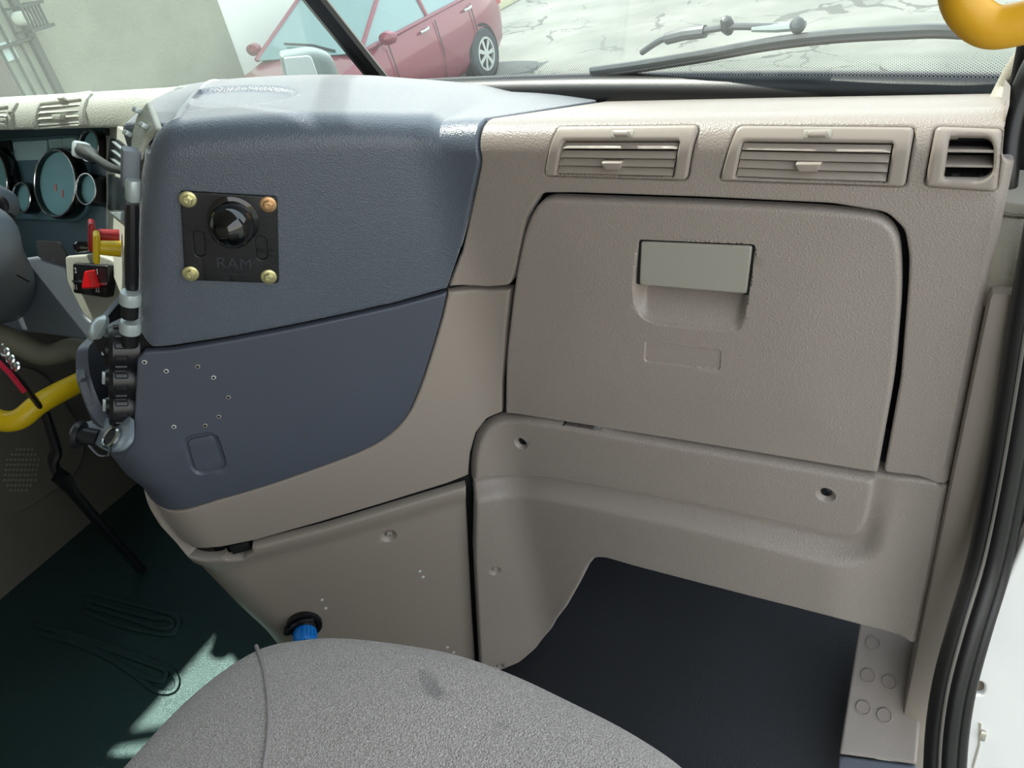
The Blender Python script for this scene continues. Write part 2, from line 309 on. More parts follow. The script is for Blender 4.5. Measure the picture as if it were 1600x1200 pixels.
def sheet(S, poly, name=None, mt=None, parent=None, step=.014, er=.003, depth=.01, h=None, rings=(), holes=(), off=0, bd=.005, uv=False, raw=False, gap=0, fine=(), **kw):
    P = resample(poly, bd)
    if area(P) < 0: P = P[::-1]
    if gap: P = offpoly(P, gap)
    Hs = [resample(q, bd) for q in holes]; pts = [P]; edges = [(i, (i+1) % len(P)) for i in range(len(P))]; k = len(P)
    for q in Hs: pts.append(q); edges += [(k+i, k+(i+1) % len(q)) for i in range(len(q))]; k += len(q)
    B = np.vstack(pts); cand = []
    for f in (.25, .6, 1.0, 1.4):
        if er > 0:
            cand.append((offpoly(P, er*f), er*f))
            for q in Hs: cand.append((offpoly(q, -er*f), er*f))
    nf = []
    for q, ds in rings:
        q = resample(q, bd)
        for d in ds: nf.append(offpoly(q, d))
    mn, mx = B.min(0), B.max(0); gx = np.meshgrid(np.arange(mn[0]+step*.5, mx[0], step), np.arange(mn[1]+step*.5, mx[1], step)); G = np.stack([gx[0].ravel(), gx[1].ravel()], 1)
    def bdist(Q):
        d = dist(Q, P)
        for q in Hs: d = np.minimum(d, dist(Q, q))
        return d
    def ins(Q):
        i = inside(Q, P)
        for q in Hs: i &= ~inside(Q, q)
        return i
    acc = []
    for q, dd in cand: q = q[ins(q)]; q = q[bdist(q) > dd*.85]; acc.append(q)
    for q in nf:
        if len(q): q = q[ins(q)]; q = q[bdist(q) > er*1.1+.0004]; acc.append(q)
    G = G[ins(G)]; G = G[bdist(G) > er+step*.3]; acc.append(G)
    for q, st in fine:
        a0, a1 = q.min(0), q.max(0); g = np.meshgrid(np.arange(a0[0], a1[0], st), np.arange(a0[1], a1[1], st)); g = np.stack([g[0].ravel(), g[1].ravel()], 1); g = g[ins(g)]; acc.append(g[bdist(g) > er*1.5])
    I = np.vstack(acc) if acc else np.zeros((0, 2)); key = {}; keep = []
    q0 = .0007
    for i, p in enumerate(I):
        kk = (round(p[0]/q0), round(p[1]/q0))
        if kk in key: continue
        key[kk] = 1; keep.append(i)
    A = np.vstack([B, I[keep]])
    r = delaunay_2d_cdt([Vector(p) for p in A], edges, [], 0, 1e-6); V2 = np.array([tuple(p) for p in r[0]]); T = np.array([f for f in r[2]])
    T = T[ins(V2[T].mean(1))]
    hh = np.zeros(len(V2))+off
    if h is not None: hh = hh+h(V2)
    if er > 0: t = np.clip(1-bdist(V2)/er, 0, 1); hh = hh-er*(1-np.sqrt(1-t*t))
    X = S.at(V2, hh); N = S.n; Fc = [tuple(t) for t in T]
    ec = {}
    for t in T:
        for a, b in ((t[0], t[1]), (t[1], t[2]), (t[2], t[0])):
            if (b, a) in ec: del ec[(b, a)]
            else: ec[(a, b)] = 1
    bv = sorted({a for e in ec for a in e}); mp = {a: len(X)+i for i, a in enumerate(bv)}
    if depth > 0:
        X = np.vstack([X, X[bv]-N[bv]*depth]); V2 = np.vstack([V2, V2[bv]]); Fc += [(a, mp[a], mp[b], b) for a, b in ec]
    if raw: return X, Fc
    return mk(name, (X, Fc), mt, parent, uvs=V2 if uv else None, **kw)
def pts_h(circ):              # dimples: (centre uv, radius, depth)
    def h(Q):
        o = np.zeros(len(Q))
        for c, r, d in circ: rr = np.hypot(*(Q-np.array(c)).T); o -= d*(1-sm(r*.45, r, rr))
        return o
    return h
def circle(c, r, n=24): a = np.arange(n)*2*math.pi/n; return np.stack([c[0]+r*np.cos(a), c[1]+r*np.sin(a)], 1)
def mesh_text(s, size, ext, o, a, b, n, align='CENTER', spacing=1.0):
    cu = bpy.data.curves.new('t', 'FONT'); cu.body = s; cu.size = size; cu.extrude = ext; cu.align_x = align; cu.align_y = 'CENTER'; cu.space_character = spacing; cu.offset = 0
    ob = bpy.data.objects.new('t', cu); COL.objects.link(ob); me = bpy.data.meshes.new_from_object(ob.evaluated_get(bpy.context.evaluated_depsgraph_get()))
    V = [tuple(v.co) for v in me.vertices]; Fc = [tuple(p.vertices) for p in me.polygons]; bpy.data.objects.remove(ob); bpy.data.meshes.remove(me)
    return tf((V, Fc), o, a, b, n)

# ------------------------------------------------------------------ main dash surface
LD = nz([-.788, -.616, 0]); ND = np.array([-LD[1], LD[0], 0]); P2 = np.array([-.55, .75, 0]); XR = .043; RC = .035; RT = .03; ZC = -.263
TT = np.array([(-1.3, .48), (-1.061, .510), (-.972, .532), (-.882, .549), (-.771, .562), (-.69, .562), (-.66, .574), (-.603, .58), (-.536, .571), (-.5, .564), (-.46, .552)])
TU = np.array([(-.80, .60), (-.583, .508), (-.446, .441), (-.326, .387), (-.253, .351), (-.207, .322), (-.15, .29)])
fil = .10; tl_ = fil*math.tan(.5*math.acos(abs(LD[0])))
def plan(u, z, T, r):         # u: metres along the wall in plan, + right; returns point, outward normal
    u = np.asarray(u, float); z = np.asarray(z, float); p = np.zeros((len(u), 3)); n = np.zeros((len(u), 3)); th = math.acos(abs(LD[0]))
    La = fil*th/2
    # fillet centred on u = 0, flat on both sides
    ce = P2+np.array([tl_, 0, 0])+np.array([0, -fil, 0])
    k = u > La; p[k] = P2+np.stack([tl_+(u[k]-La), 0*u[k], 0*u[k]], 1); n[k] = (0, -1, 0)
    k = abs(u) <= La; a = (La-u[k])/fil; p[k] = ce+fil*np.stack([-np.sin(a), np.cos(a), 0*a], 1); n[k] = np.stack([np.sin(a), -np.cos(a), 0*a], 1)
    k = u < -La; s = tl_+(-u[k]-La); Tk = T(z[k])-r; q = np.zeros((k.sum(), 3)); nn = np.zeros((k.sum(), 3))
    f = s <= Tk; q[f] = P2+s[f][:, None]*LD; nn[f] = ND
    a = np.clip((s-Tk)/r, 0, 1.75)
    g = ~f; ag = a[g][:, None]; ex = np.maximum(0, (s-Tk)[g]-1.75*r)[:, None]
    nn[g] = ND*np.cos(ag)+LD*np.sin(ag); tg = LD*np.cos(ag)-ND*np.sin(ag)
    q[g] = P2+Tk[g][:, None]*LD-ND*r+r*nn[g]+tg*ex
    p[k] = q; n[k] = nn
    # right-hand rounded corner
    e = .012; x0 = XR-e; k = p[:, 0] > x0; a = np.clip((p[k, 0]-x0)/e, 0, 1.57); ex = np.maximum(0, p[k, 0]-x0-1.57*e)
    p[k] = np.stack([x0+e*np.sin(a), .75+e-e*np.cos(a)+ex, 0*a], 1); n[k] = np.stack([np.sin(a), -np.cos(a), 0*a], 1)
    return p, n
def zt(u):
    s = np.clip(-np.asarray(u), 0, .42); return .009+.30*s-.33*s*s-.009*(s<=0)
def mainf(u, v):
    u = np.asarray(u, float)+0*np.asarray(v); v = np.asarray(v, float)+0*u
    z0 = np.minimum(v, ZC-RT); vr = np.clip(v-(ZC-RT), 0, RT*math.pi/2); w = np.maximum(0, v-(ZC-RT)-RT*math.pi/2); a = vr/RT
    z = z0+RT*np.sin(a); z = z+zt(u)*sm(-.50, ZC-RT, v)
    p, n = plan(u, z, lambda q: np.interp(q, TU[:, 0], TU[:, 1]), RC)
    p = p-n*(RT*(1-np.cos(a)))[:, None]
    k = sm(-.06, .06, u); g = (-ND)*(1-k)[:, None]+np.array([0, 1., 0])*k[:, None]; g /= np.linalg.norm(g, axis=1)[:, None]
    zd = -.9*np.maximum(0, w-.15)**2; zs = -.265*np.maximum(0, w-.008)-.0+0*w
    p = p+g*w[:, None]; p[:, 2] = z+(1-k)*zd+k*zs
    return p
MS = Surf(mainf, (-.44, .60), (-1.25, ZC+.03))
VROLL = ZC-RT; VEND = VROLL+RT*math.pi/2
def lowf(u, v):
    u = np.asarray(u, float)+0*np.asarray(v); v = np.asarray(v, float)+0*u
    p, n = plan(u, v, lambda q: np.interp(q, TT[:, 0], TT[:, 1]), .085); p[:, 2] = v; return p
LS = Surf(lowf, (-.62, .10), (-1.3, -.44))
pm = lambda px, **k: MS.solve(px, **k)
pl = lambda px, **k: LS.solve(px, **k)

# ================================================================== SETTING: street
def quad(name, P, mt, **kw): return mk(name, (P, [tuple(range(len(P)))]), mt, **kw)
def slab(x0, x1, y0, y1, z0, z1, bev=0): return box(((x0+x1)/2, (y0+y1)/2, (z0+z1)/2), (x1-x0, y1-y0, z1-z0), bev)
mk('ground', slab(-7.75, 40, -20, 60, -2.7, -2.5), ROAD, kind='structure', label='pale cracked concrete street surface')
kb = [mk('pavement', slab(-10, -7.75, 9.6, 60, -2.7, -2.36, .02), CURB, kind='structure', label='pale kerbed pavement beyond the car')]
mk('pavement', slab(-8.3, -7.75, -20, 9.6, -2.7, -2.38, .02), CURB, kind='structure', label='narrow pavement at the foot of the stucco wall')
mk('wall_outside', slab(-8.4, -8.0, -20, 7.27, -2.5, 3.0), STUCCO, kind='structure', label='rough grey-green stucco wall')
mk('wall_outside', slab(-8.42, -8.02, 7.27, 9.6, -2.5, 3.0), WHITEW, kind='structure', label='white painted wall section')
# gate with bars on the stucco wall
gt = empty('security_gate', (-7.95, 4.5, -2.4), 'grey steel barred gate set against the stucco wall at the far left', 'gate')
GX = plane((-7.93, 4.5, 0), (1, 0, 0), ext=8)
gy = GX.solve([(0, 75), (90, 140)])
yb0, yb1 = 3.95, 4.82
mk('gate_backing', slab(-7.99, -7.97, yb0, yb1, -2.38, .6), mat('dim_doorway', C(150, 160, 142), .8, var=.2, vscale=3), gt)
for nm, y0, y1, z0, z1 in (('gate_post', yb0-.04, yb0+.03, -2.4, .62), ('gate_post', yb1-.03, yb1+.04, -2.4, .62), ('gate_rail', yb0, yb1, .58, .63), ('gate_rail', yb0, yb1, -2.3, -2.24), ('gate_rail', yb0, yb1, -.75, -.72)):
    mk(nm, slab(-7.97, -7.90, y0, y1, z0, z1, .006), GATEM, gt)
for i in range(8):
    y = yb0+.1+i*.107; mk('gate_bar', slab(-7.945, -7.925, y-.01, y+.01, -2.3, .6), GATEM, gt)
mk('notice', slab(-7.962, -7.95, 4.47, 4.62, -.86, -.70), mat('pale_notice', C(190, 214, 206), .5), gt)
mc = empty('meter_cage', (-7.8, 4.82, -.66), 'small steel bar cage around a round pale meter beside the gate', 'meter cage')
cy0, cy1, cz0, cz1 = 4.70, 4.95, -.66, -.455
for z in (cz0, cz1): mk('cage_rail', join(slab(-7.72, -7.68, cy0, cy1, z-.015, z+.015), slab(-8.0, -7.7, cy0, cy0+.02, z-.01, z+.01), slab(-8.0, -7.7, cy1-.02, cy1, z-.01, z+.01)), GATEM, mc)
for i in range(6): y = cy0+.02+i*(cy1-cy0-.04)/6; mk('cage_bar', slab(-7.71, -7.69, y-.008, y+.008, cz0, cz1), GATEM, mc)
mk('meter', tf(lathe([(.062, 0), (.062, .12), (.05, .16), (0, .165)]), (-7.95, 4.79, -.555), *frame((1, 0, 0))), mat('meter_white', C(214, 222, 205), .4), mc)

# car
def car():
    root = empty('car', (-6.4, 8.0, -2.5), 'burgundy hatchback car parked along the street beyond the windshield', 'car')
    xs, xo = -5.6, -7.2
    # body profile rings along Y: (y, z_sill, z_belt, half width belt, z_hood)
    prof = [(5.75, .30, .62, .62), (5.9, .22, .74, .76), (6.3, .2, .84, .80), (6.9, .2, .95, .82), (7.6, .2, .99, .83), (8.6, .2, 1.02, .83), (9.2, .2, 1.04, .82), (9.7, .24, 1.04, .78), (9.92, .34, .98, .68)]
    V = []; Fc = []; xc = -6.4
    for y, zs, zb, w in prof:
        ring = [(xc+w*.9, zs), (xc+w, zs+.12), (xc+w*1.02, (zs+zb)/2), (xc+w*.985, zb-.08), (xc+w*.93, zb), (xc+w*.5, zb+.03), (xc, zb+.04), (xc-w*.5, zb+.03), (xc-w*.93, zb), (xc-w*.985, zb-.08), (xc-w*1.02, (zs+zb)/2), (xc-w, zs+.12), (xc-w*.9, zs)]
        V += [(a, y, b-2.5) for a, b in ring]
    n = 13
    for i in range(len(prof)-1):
        for k in range(n): k2 = (k+1) % n; Fc.append((i*n+k, i*n+k2, (i+1)*n+k2, (i+1)*n+k))
    Fc.append(tuple(range(n))[::-1]); Fc.append(tuple((len(prof)-1)*n+k for k in range(n)))
    body = mk('car_body', (V, Fc), CARPAINT, root, ang=50)
    # cabin: pillars/roof
    def cab(y, z, w): return [(xc+w, y, z-2.5), (xc-w, y, z-2.5)]
    A0 = cab(6.75, .97, .76); A1 = cab(7.55, 1.42, .60); R1 = cab(8.7, 1.47, .60); B0 = cab(9.75, 1.03, .74); B1 = cab(9.35, 1.36, .58)
    roofV = [A1[0], A1[1], R1[1], R1[0], B1[1], B1[0]]; top = [(x, y, z+.03) for x, y, z in roofV]
    mk('roof', (roofV+top, [(6, 7, 8, 9), (9, 8, 10, 11), (0, 3, 9, 6), (3, 5, 11, 9), (1, 7, 8, 2), (2, 8, 10, 4), (0, 6, 7, 1), (5, 4, 10, 11)]), CARPAINT, root)
    def g(name, P, th=.01): 
        P = np.array(P, float); n_ = nz(np.cross(P[1]-P[0], P[2]-P[0])); Q = P-n_*th; k = len(P)
        return mk(name, (np.vstack([P, Q]), [tuple(range(k)), tuple(range(k, 2*k))[::-1]]+[(i, i+k, (i+1) % k+k, (i+1) % k) for i in range(k)]), CARGLASS, root)
    g('car_windshield', [A0[1], A0[0], A1[0], A1[1]]); g('rear_window', [B0[0], B0[1], B1[1], B1[0]])
    for s, side in ((1, 0), (-1, 1)):
        a0, a1, r1, b1, b0 = A0[side], A1[side], R1[side], B1[side], B0[side]
        g('side_window', [a0, (a0[0]+.0*s, 8.05, -1.5), (a1[0], 8.05, r1[2]-.03), a1][::s])
        g('side_window', [(a0[0], 8.1, -1.5), b0, b1, (a1[0], 8.1, r1[2]-.03)][::s])
        for P in ([a0, a1], [(a0[0], 8.08, -1.5), (a1[0], 8.08, -1.04)], [b0, b1], [a1, r1, b1], [(a0[0]+.01*s, 6.8, -1.53), (a0[0]+.01*s, 9.9, -1.47)]):
            mk('window_frame', tube(resample(np.array(P, float), .3, False), .028, 6), CARPAINT if P[0] is not a0 else CARPAINT, root)
    for s in (1, -1):
        for y in (7.85, 8.85): mk('door_handle', tube([(xc+s*.845, y-.07, -1.60), (xc+s*.87, y-.03, -1.595), (xc+s*.87, y+.05, -1.59), (xc+s*.845, y+.09, -1.585)], .016, 8), ALLOY, root)
        for y in (7.15, 8.12, 8.95): mk('door_gap', tube([(xc+s*.835, y, -1.55), (xc+s*.862, y+.02, -1.9), (xc+s*.84, y, -2.2)], .006, 5), TYRE, root)
        mk('side_mirror', join(tf(lathe([(0, 0), (.07, .01), (.09, .05), (.08, .10), (0, .14)], 16, (1.2, .8)), (xc+s*.98, 7.05, -1.46), *frame((0, -1, 0))), tube([(xc+s*.82, 7.1, -1.5), (xc+s*.95, 7.06, -1.5)], .03, 8)), CARPAINT, root)
        for y in (6.62, 9.08):
            c = (xc+s*.70, y, -2.5+.31); fr = frame((s, 0, 0))
            w = mk('wheel', tf(lathe([(.31, 0), (.315, .03), (.315, .13), (.29, .165), (.20, .165), (.20, .12), (0, .12)], 32), c, *fr), TYRE, root)
            mk('wheel_arch', tf(lathe([(.37, .0), (.37, .135), (.31, .137), (.30, 0)], 32), c, *fr), VOID, root)
            sp = [lathe([(.05, .12), (.05, .165), (0, .168)], 16), lathe([(.205, .13), (.205, .168), (.18, .168), (.18, .13)], 32)]
            for k in range(7):
                a = k*2*math.pi/7; d = np.array([math.cos(a), math.sin(a), 0]); e = np.array([-d[1], d[0], 0]); sp.append(([tuple(d*.04+e*.02+[0, 0, .165]), tuple(d*.04-e*.02+[0, 0, .165]), tuple(d*.19-e*.03+[0, 0, .16]), tuple(d*.19+e*.03+[0, 0, .16]), tuple(d*.04+[0, 0, .13]), tuple(d*.19+[0, 0, .13])], [(0, 1, 2, 3), (0, 3, 5, 4), (1, 4, 5, 2), (2, 5, 3), (0, 4, 1)]))
            mk('hubcap', tf(join(*sp), c, *fr), ALLOY, w)
    mk('car_wiper', tube([(-6.0, 6.78, -1.5), (-6.35, 6.85, -1.44), (-6.8, 6.9, -1.41)], .012, 6), TYRE, root)
    mk('tail_lamp', box((xc+.72, 9.76, -1.62), (.12, .18, .26), .03), mat('tail_red', C(180, 60, 60), .3, coat=1), root)
car()

# ================================================================== SETTING: cab shell
FZ = -1.32
mk('floor', slab(-1.98, .0, -.9, 1.25, FZ-.06, FZ), FLOORM, kind='structure', label='black ribbed rubber cab floor')
mk('ceiling', slab(-2.0, .12, -1.0, .74, .30, .35), PILLAR, kind='structure')
mk('wall_rear', slab(-2.0, .12, -1.06, -1.0, FZ, .30), PILLAR, kind='structure')
mk('wall_left', join(slab(-2.02, -1.96, -1.0, 1.1, FZ, -.20), slab(-2.02, -1.96, -1.0, -.35, -.20, .30)), KICK, kind='structure', label='brown-grey driver side trim wall with a dotted speaker area')
# firewall and footwell mats
mk('wall_front', join(slab(-1.98, .03, 1.19, 1.25, FZ, -.42)), MATBLK, kind='structure')
# windshield
XC = -.95; 
def wsf(u, t):
    u = np.asarray(u, float)+0*np.asarray(t); t = np.asarray(t, float)+0*u
    d = np.abs(u-XC); Y = 1.20-.055*d-.115*d*d; zb = -.345+.018*d
    return np.stack([u, Y-.56*t, zb+.83*t], 1)
WS = Surf(wsf, (-2.0, .10), (-.05, .9))
def strip(S, U, v0, v1, off=0, depth=0.004, nv=6):
    P = np.array([(u, v0) for u in U]+[(u, v1) for u in U[::-1]]); return P
U = np.linspace(-1.96, .06, 30)
sheet(WS, strip(WS, U, -.02, .78), 'window_1', GLASS, er=0, depth=.005, step=.06, bd=.06, kind='structure', label='greenish windshield glass')
wfr = sheet(WS, strip(WS, U, 0.0, .062), 'frit_band', FRIT, er=0, depth=0, step=.03, bd=.03, off=-.0, uv=True, kind='structure', label='band of black printed dots along the lower glass edge')
# sits 2 mm inside the glass
for v in wfr.data.vertices: v.co.y -= .002
def wl(us, t, dy=0): p = wsf(np.array(us), np.full(len(us), t)); p[:, 1] += dy; return p
mk('trim_1', tube(wl(U, -.006, -.016), .030, 12, flat=.8, up=(0, -.56, .83)), RUBBER, kind='structure', label='black rubber seal along the windshield base')
dv = wsf(np.full(12, XC), np.linspace(-.03, .78, 12)); dv[:, 1] -= .01
mk('trim_2', tube(dv, .017, 10, up=(1, 0, 0)), RUBBER, kind='structure', label='black divider bar between the two windshield panes')

# ================================================================== passenger dashboard
dash = empty('passenger_dashboard', (-.2, .8, -.95), 'beige moulded passenger dashboard with glovebox and air vents', 'dashboard')
# outlines in the photograph, carried onto the dash surface
DK_R = [(764, 186), (752, 250), (735, 330), (718, 400), (700, 452)]                         # blue/beige border, upper panel
DK_L = [(700, 456), (690, 500), (672, 560), (655, 610), (636, 650), (605, 683), (560, 708), (480, 738), (400, 765), (320, 787), (262, 796)]
GL = [(846, 307, 22), (1100, 316, 60), (1300, 326, 60), (1404, 340, 70), (1413, 440, 60), (1400, 590, 40), (1373, 739, 5), (1080, 690, 60), (789, 645, 5), (790, 560, 40), (805, 430, 40), (822, 348, 40)]
DK_L = [tuple(p) for p in spline(DK_L, 5)]
gluv = pm(rpoly(GL, 8))
Xu = lambda x: x-P2[0]-tl_+fil*math.acos(abs(LD[0]))/2
def cap_right(z0, z1): u = Xu(XR-.012)+.012*1.57+.03; return u
UR = cap_right(0, 0)
def top_w(u):                  # shelf ends at the windshield base
    return VEND+np.interp(u, [0, .1, .2, .35, .5, .62], [.42, .42, .40, .37, .34, .31])
borderR = pm(DK_R)
v3px = [(1462, 200, 8), (1567, 203, 8), (1557, 297, 8), (1445, 289, 8)]
v3in = [(1484, 215, 4), (1545, 216, 10), (1554, 232, 10), (1551, 268, 12), (1535, 277, 6), (1475, 276, 2)]
seamL = pm([(802, 449)]); 
ub = borderR[0, 0]
outA = [tuple(p) for p in pm([(700, 449), (760, 450), (797, 447)])]+[tuple(p) for p in pm([(806, 424), (822, 345), (846, 303), (900, 303), (1100, 310), (1300, 320), (1385, 334), (1412, 360), (1419, 400), (1418, 440), (1406, 590), (1379, 739)])]
zr = pm([(1482, 752)])[0, 1]; xr0 = Xu(XR-.012)
outA += [tuple(pm([(1440, 746)])[0]), (Xu(XR-.012), zr), (UR, zr), (UR, VROLL-.012), (xr0+.003, VROLL-.002), (xr0+.001, VEND), (xr0+.001, top_w(.6))]+[(u, top_w(u)) for u in np.linspace(.53, ub+.01, 12)]+[(ub, VEND)]+[tuple(p) for p in borderR]
PA = resample(np.array(outA), .005)
for _ in range(2): PA = (np.roll(PA, 1, 0)+2*PA+np.roll(PA, -1, 0))/4
hA_gl = gluv
v3inuv = pm(rpoly(v3in))
vgr = [offpoly(resample(q, .004), -.0009*np.sign(area(q))*np.sign(area(q))) for q in (pm(rpoly(v)) for v in ([(872, 199, 8), (1092, 197, 8), (1073, 281, 8), (851, 274, 5)], [(1152, 198, 12), (1429, 200, 8), (1414, 291, 8), (1125, 281, 5)], v3px))]
A_ = sheet(MS, PA, 'dash_panel', BEIGE, dash, er=.003, depth=.014, gap=.0009, holes=vgr, bd=.004, fine=[(np.array([(0, VROLL-.012), (UR, VEND+.012)]), .005)])
# extra rows for the crest roll come from a dense strip of rings
# glovebox door
handle_px = [(1003, 375, 4), (1177, 382, 5), (1168, 457, 4), (1000, 443, 2)]
pock_px = [(999, 371, 5), (1183, 379, 6), (1175, 450, 30), (1163, 506, 42), (1150, 516, 40), (1010, 503, 40), (990, 470, 40), (992, 420, 40)]
lab_px = [(1011, 529, 3), (1129, 541, 6), (1127, 574, 6), (1009, 561, 6)]
pk = pm(rpoly(pock_px)); lb = pm(rpoly(lab_px)); vt, vb = pk[:, 1].max(), pk[:, 1].min()
def hG(Q):
    e = dist(Q, gluv); o = .003*sm(0, .12, e)
    s = sdf(Q, pk); yy = (vt-Q[:, 1])/(vt-vb)
    dep = .034*(1-sm(.45, 1.0, yy)); o -= np.where(s > 0, dep*sm(0, .011, s)+.0015*sm(0, .002, s), 0)
    o -= .0016*sm(-.0005, .0008, sdf(Q, lb)); return o
gd = sheet(MS, gluv, 'glovebox_door', BEIGE, dash, er=.0045, depth=.012, gap=.0014, h=hG, off=.0035, step=.010, fine=[(pk, .0035)], rings=[(pk, [-.0015, 0, .0015, .003, .0045, .006, .008, .010, .012]), (lb, [-.0006, .001])])
mk('door_handle', sheet(MS, pm(rpoly(handle_px)), er=.0022, depth=.007, off=.004, raw=True, step=.012), HANDLE, gd)
mk('latch_slot', sheet(MS, pm(rpoly([(1000, 372, 3), (1181, 379, 3), (1172, 459, 3), (1163, 459, 1), (1171, 386, 2), (1006, 379, 2), (1003, 444, 1), (996, 442, 2)])), er=0, depth=.003, off=.0022, raw=True, bd=.002, step=.02), VOID, gd)
# air vents
def vent(name, outer, inner, n, lever, tab, par, S=MS, M1=BEIGE_S, deep=.010, hole=True, vf=None, off=.0035, gapw=.26, tw=.012):
    solve = S.solve; ou = solve(rpoly(outer)); q = solve([p[:2] for p in inner]); root = mk(name, sheet(S, ou, er=.003, depth=.014, off=off, holes=[solve(rpoly([tuple(p[:2])+(2,) for p in inner]))], raw=True), M1, par)
    mk('vent_backing', sheet(S, q, er=0, depth=.002, off=off-.012, raw=True, step=.03), VOID, root)  # black sheet added to give the dark between the slats
    tl, tr, br, bl = q
    L = lambda a, b, t: a+(b-a)*t
    for i in range(n):
        t0, t1 = i/n+gapw*.5/n, (i+1)/n-gapw*.5/n; P = np.array([L(tl, bl, t0)+(tr-tl)*.008, L(tr, br, t0)-(tr-tl)*.008, L(tr, br, t1)-(tr-tl)*.008, L(tl, bl, t1)+(tr-tl)*.008])
        vtop, vbot = P[:2, 1].mean(), P[2:, 1].mean()
        mk('slat', sheet(S, P, er=.0008, depth=.002, off=off-.0055, h=lambda Q: .005*np.clip((vtop-Q[:, 1])/(vtop-vbot+1e-9), 0, 1), raw=True, step=.02, bd=.006), M1, root)
    if lever:
        c = solve([lever])[0]; mk('lever_recess', sheet(S, rpoly([(c[0]-.013, c[1]-.004, .003), (c[0]+.013, c[1]-.004, .003), (c[0]+.013, c[1]+.004, .003), (c[0]-.013, c[1]+.004, .003)]), er=.0012, depth=.001, off=off+.0006, raw=True, bd=.002), HANDLE, root)
        mk('lever', sheet(S, rpoly([(c[0]-.008, c[1]-.0032, .002), (c[0]+.009, c[1]-.0032, .002), (c[0]+.009, c[1]+.0012, .002), (c[0]-.008, c[1]+.0012, .002)]), er=.0015, depth=.006, off=off+.006, raw=True, bd=.002), M1, root)
    if tab:
        c = solve([tab])[0]; w = tw; mk('adjuster_tab', sheet(S, rpoly([(c[0]-w, c[1]+.0045, .001), (c[0]+w, c[1]+.0045, .001), (c[0]+w*.7, c[1]-.0035, .001), (c[0]-w*.75, c[1]-.0035, .001)]), er=.001, depth=.01, off=off+.005, raw=True, bd=.003), M1, root)
    return root
vent('air_vent', [(872, 199, 8), (1092, 197, 8), (1073, 281, 8), (851, 274, 5)], [(881, 220), (1063, 220), (1053, 275), (870, 271)], 4, (974, 211), (960, 256), dash)
vent('air_vent', [(1152, 198, 12), (1429, 200, 8), (1414, 291, 8), (1125, 281, 5)], [(1161, 221), (1396, 224), (1386, 284), (1149, 276)], 4, (1278, 211), (1265, 258), dash)
v3 = mk('corner_vent', sheet(MS, pm(rpoly(v3px)), er=.004, depth=.010, off=.006, holes=[v3inuv], raw=True), BEIGE_S, dash, label='corner demister vent with two thin blades')
q3 = v3inuv
mk('vent_backing', sheet(MS, offpoly(q3, -.003), er=0, depth=.002, off=-.034, raw=True, step=.03), VOID, v3)
X3, F3 = sheet(MS, q3, er=0, depth=.035, off=0, raw=True, step=.05)
nb = len(X3)//2
mk('duct_wall', (X3, [f for f in F3 if len(f) == 4]), VOID, v3)
for y0, y1 in ((235, 236), (258, 259)):
    c = pm([(1480, y0), (1551, y1)]); P = np.array([c[0]+[-.004, .0012], c[1]+[.003, .0012], c[1]+[.003, -.0012], c[0]+[-.004, -.0012]])
    mk('blade', sheet(MS, P, er=.0005, depth=.022, off=.002, raw=True, bd=.004), BEIGE_S, v3)

# knee surround with raised pad
def screw(par, S, px, r=.0042, off=-.004, mt=BLACK, nm='screw'):
    c = S.solve([px]); p = S.at(c, off)[0]; n = S.n[0]; fr = frame(n)
    return mk(nm, tf(lathe([(r, -.004), (r, .0015), (r*.85, .0024), (r*.45, .0025), (r*.4, .001), (0, .0008)], 16), p, *fr), mt, par)
outC = [(737, 752, 3), (737, 720, 20), (746, 680, 30), (762, 660, 30), (793, 649, 30), (1080, 694, 60), (1371, 741, 3), (1430, 747, 0), (1478, 752, 0)]
uC = pm(rpoly(outC, 6)[:, :2]); zc0 = pm([(1436, 1001)], off=.004)[0, 1]; zr2 = zr-.001
xr = Xu(XR-.012)
u1150, xrc = pm([(1300, 850)])[0, 0], Xu(XR-.012)
ampC = lambda u: .024*(1-.8*sm(u1150, xrc-.01, u))
def pmC(px):
    out = []
    for q in px:
        uv = pm([q])
        for _ in range(3): uv = pm([q], off=float(ampC(uv[0, 0])))
        out.append(tuple(uv[0]))
    return out
tailC = [(xr, zr2), (UR, zr2), (UR, zc0+.03), (UR-.012, zc0+.006), (xr+.004, zc0)]+pmC([(1412, 997), (1395, 992), (1370, 985), (1345, 979), (1320, 972), (1295, 965), (1270, 959), (1240, 951), (1180, 936), (1000, 889), (945, 873), (930, 873), (920, 885), (905, 915), (885, 950), (862, 985), (838, 1015), (812, 1037), (785, 1048)])
zb = FZ+.01
tailC += [tuple(pm([(750, 1050)])[0])]+[tuple(p) for p in pm([(748, 1040), (743, 950), (738, 850)])]
PC = resample(np.array([tuple(p) for p in uC]+tailC), .005)
for _ in range(2): PC = (np.roll(PC, 1, 0)+2*PC+np.roll(PC, -1, 0))/4
pocket = pm(rpoly([(730, 765, 0), (780, 752, 40), (850, 752, 60), (1100, 802, 80), (1330, 858, 40), (1366, 850, 30), (1374, 800, 30), (1385, 735, 0), (1080, 680, 0), (793, 635, 0), (740, 650, 0), (720, 700, 0)]))
screwsC = [((770, 876), .011, .006), ((777, 1027), .011, .006)]
dC = [(pm([c])[0], r, d) for c, r, d in screwsC]
uRc = pm([(1352, 790)])[0, 0]; xrc = Xu(XR-.012)
def hC(Q):
    s = sdf(Q, pocket); o = ampC(Q[:, 0])*(1-sm(-.016, .012, s))*(1-.75*sm(zr-.13, zr, Q[:, 1])*sm(uRc, uRc+.01, Q[:, 0])); o += pts_h(dC)(Q)
    return o
ks = empty('knee_surround', (-.15, .76, -.97), 'beige lower dash surround arching over the passenger footwell', 'trim panel')
